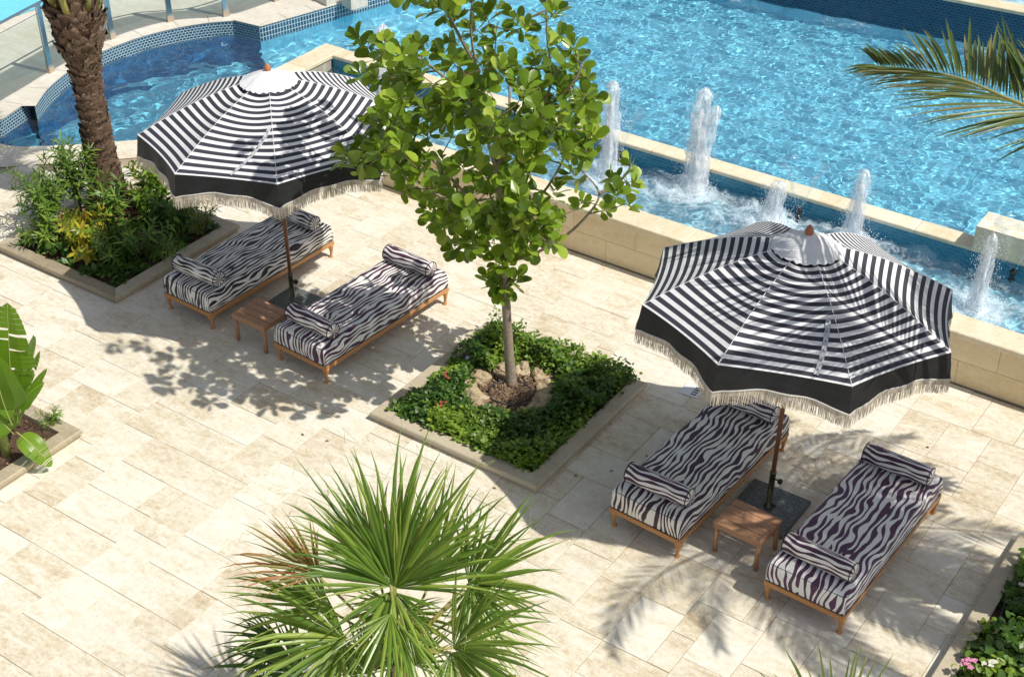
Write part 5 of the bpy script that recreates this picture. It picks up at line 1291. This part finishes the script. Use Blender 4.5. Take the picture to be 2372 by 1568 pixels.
# plants round its foot, most of them under the frame
for (px, py, lb, mats, kd, n, L_, wr, hh, sd_) in [
    (640, 1640, 'dark feathery shrub at the foot of the fan palm', [M_dark], 'lance', 16, (.12, .2), .12, (.35, .6), 51),
    (760, 1640, 'shaded low shrub under the spreading fan palm', [M_dark, M_olean], 'lance', 16, (.12, .2), .14, (.3, .55), 52),
    (1120, 1640, 'bright paddle leaved sprig below the fan palm', [M_coverlime], 'ov', 6, (.18, .26), .45, (.4, .6), 53)]:
    p = at(px, py, .4); stemplant('foreground_shrub', 'shrub', lb, p.x, p.y, ringstems(n, .38, *hh, sd_), mats, kind=kd, L=L_, wr=wr, dens=24, seed=sd_)
p = at(1052, 1540, .75)
bm = __import__('bmesh').new(); __import__('bmesh').ops.create_icosphere(bm, subdivisions=3, radius=1.0)
for v in bm.verts: c = v.co.copy(); k = 1 + .3 * noise.noise(c * 1.3 + Vector((7, 0, 0))) + .1 * noise.noise(c * 4); v.co = Vector((c.x * k * .17, c.y * k * .15, c.z * k * .42))
me = bpy.data.meshes.new('boulder'); bm.to_mesh(me); bm.free(); me.materials.append(M_rock)
tag(put('boulder', me, None, (p.x, p.y, .36)), 'pale upright boulder peeping out beneath the fan palm leaves', 'boulder')
# thin blades of another palm at the bottom edge
def bladeplant(px, py, z, blades, label, mat, seed, wd=.011, nm='grassy_palm'):
    g = random.Random(seed); c = at(px, py, z); root = empty(nm, (c.x, c.y, 0), label=label, cat='palm tree')
    q = MB(); q.tube([(0, 0, 0), (0, 0, z)], [.08, .05], 8); q.build('trunk', M_palm, root, True)
    for (ang, L) in blades:
        d = (RT * math.cos(R(ang)) + UP * math.sin(R(ang)) - FW * g.uniform(-.1, .3)).normalized(); q = MB(); s2 = d.cross(-FW).normalized(); vs = []; b = Vector((0, 0, z))
        for i in range(9):
            t = i / 8; m_ = b + d * L * t - Vector((0, 0, .14 * L * t ** 3)) + s2 * g.uniform(-.003, .003); w_ = wd * (1 - t) ** .6 * (.4 + 1.2 * math.sin(min(t * 2.5, 1.57))); vs += [m_ - s2 * w_, m_ + FW * w_ * .3, m_ + s2 * w_]
        fs = []
        for i in range(8): a = 3 * i; fs += [(a, a + 1, a + 4, a + 3), (a + 1, a + 2, a + 5, a + 4)]
        q.add(vs, fs, g.random()); q.build('blade', mat, root)
g = random.Random(12)
bladeplant(1930, 1760, 2.0, [(52 + 84 * k / 21 + g.uniform(-3, 3), g.uniform(.72, .98)) for k in range(22)], 'tips of a thin bladed palm poking up at the bottom edge', M_date, 12)
bladeplant(520, 1740, 2.0, [(60 + 80 * k / 17 + g.uniform(-3, 3), g.uniform(.48, .64)) for k in range(18)], 'dark blade tips beside the fan palm at the bottom edge', M_dark, 13, .016)

# ---- small things on the deck
dr = empty('drain_cover', (-6.17, 12.22, .012), (0, 0, R(4)), label='small white slotted drain cover on the deck beside the clear parasol', cat='drain cover')
q = MB(); q.bbox((-.11, -.11, 0), (.11, .11, .012), .003); q.build('plate', M_white, dr)
for k in range(4): q = MB(); q.box((.02, -.075 + k * .045, .0122), (.085, -.055 + k * .045, .0135)); q.build('slot', M_black, dr)
g = random.Random(77); spots = [(-6.45, 10.2), (-5.95, 10.62), (-5.98, 10.9), (-7.0, 9.55), (-6.15, 10.5), (-9.9, 12.3), (-9.3, 9.1), (-9.0, 9.15), (-3.9, 12.4), (-3.55, 12.75), (-8.15, 9.80), (-7.3, 9.77)]
near_ = ['on the shaded slabs by the planter', 'near the plum daybed', 'beside the plum daybed corner', 'just off the tree planter corner', 'on a shaded slab joint', 'on the sunny slabs before the basin wall', 'in the dappled tree shade', 'next to another in the dappled tree shade', 'on the sunny deck behind the bright purple daybed', 'near the basin wall and the palm shadow', 'on the front kerb of the tree planter', 'on the kerb at the front corner of the tree planter']
for k, (x, y) in enumerate(spots):
    q = MB(); z = .125 if k >= 10 else .018; leaf(q, (0, 0, 0), (math.cos(k), math.sin(k), .1), (0, 0, 1), .045, .022, 'ov', .1, .2, .3)
    tag(q.build('fallen_leaf', M_dry, None, False, (x, y, z)), 'tiny dark fallen leaf ' + near_[k], 'leaf', 'fallen leaves on the deck')
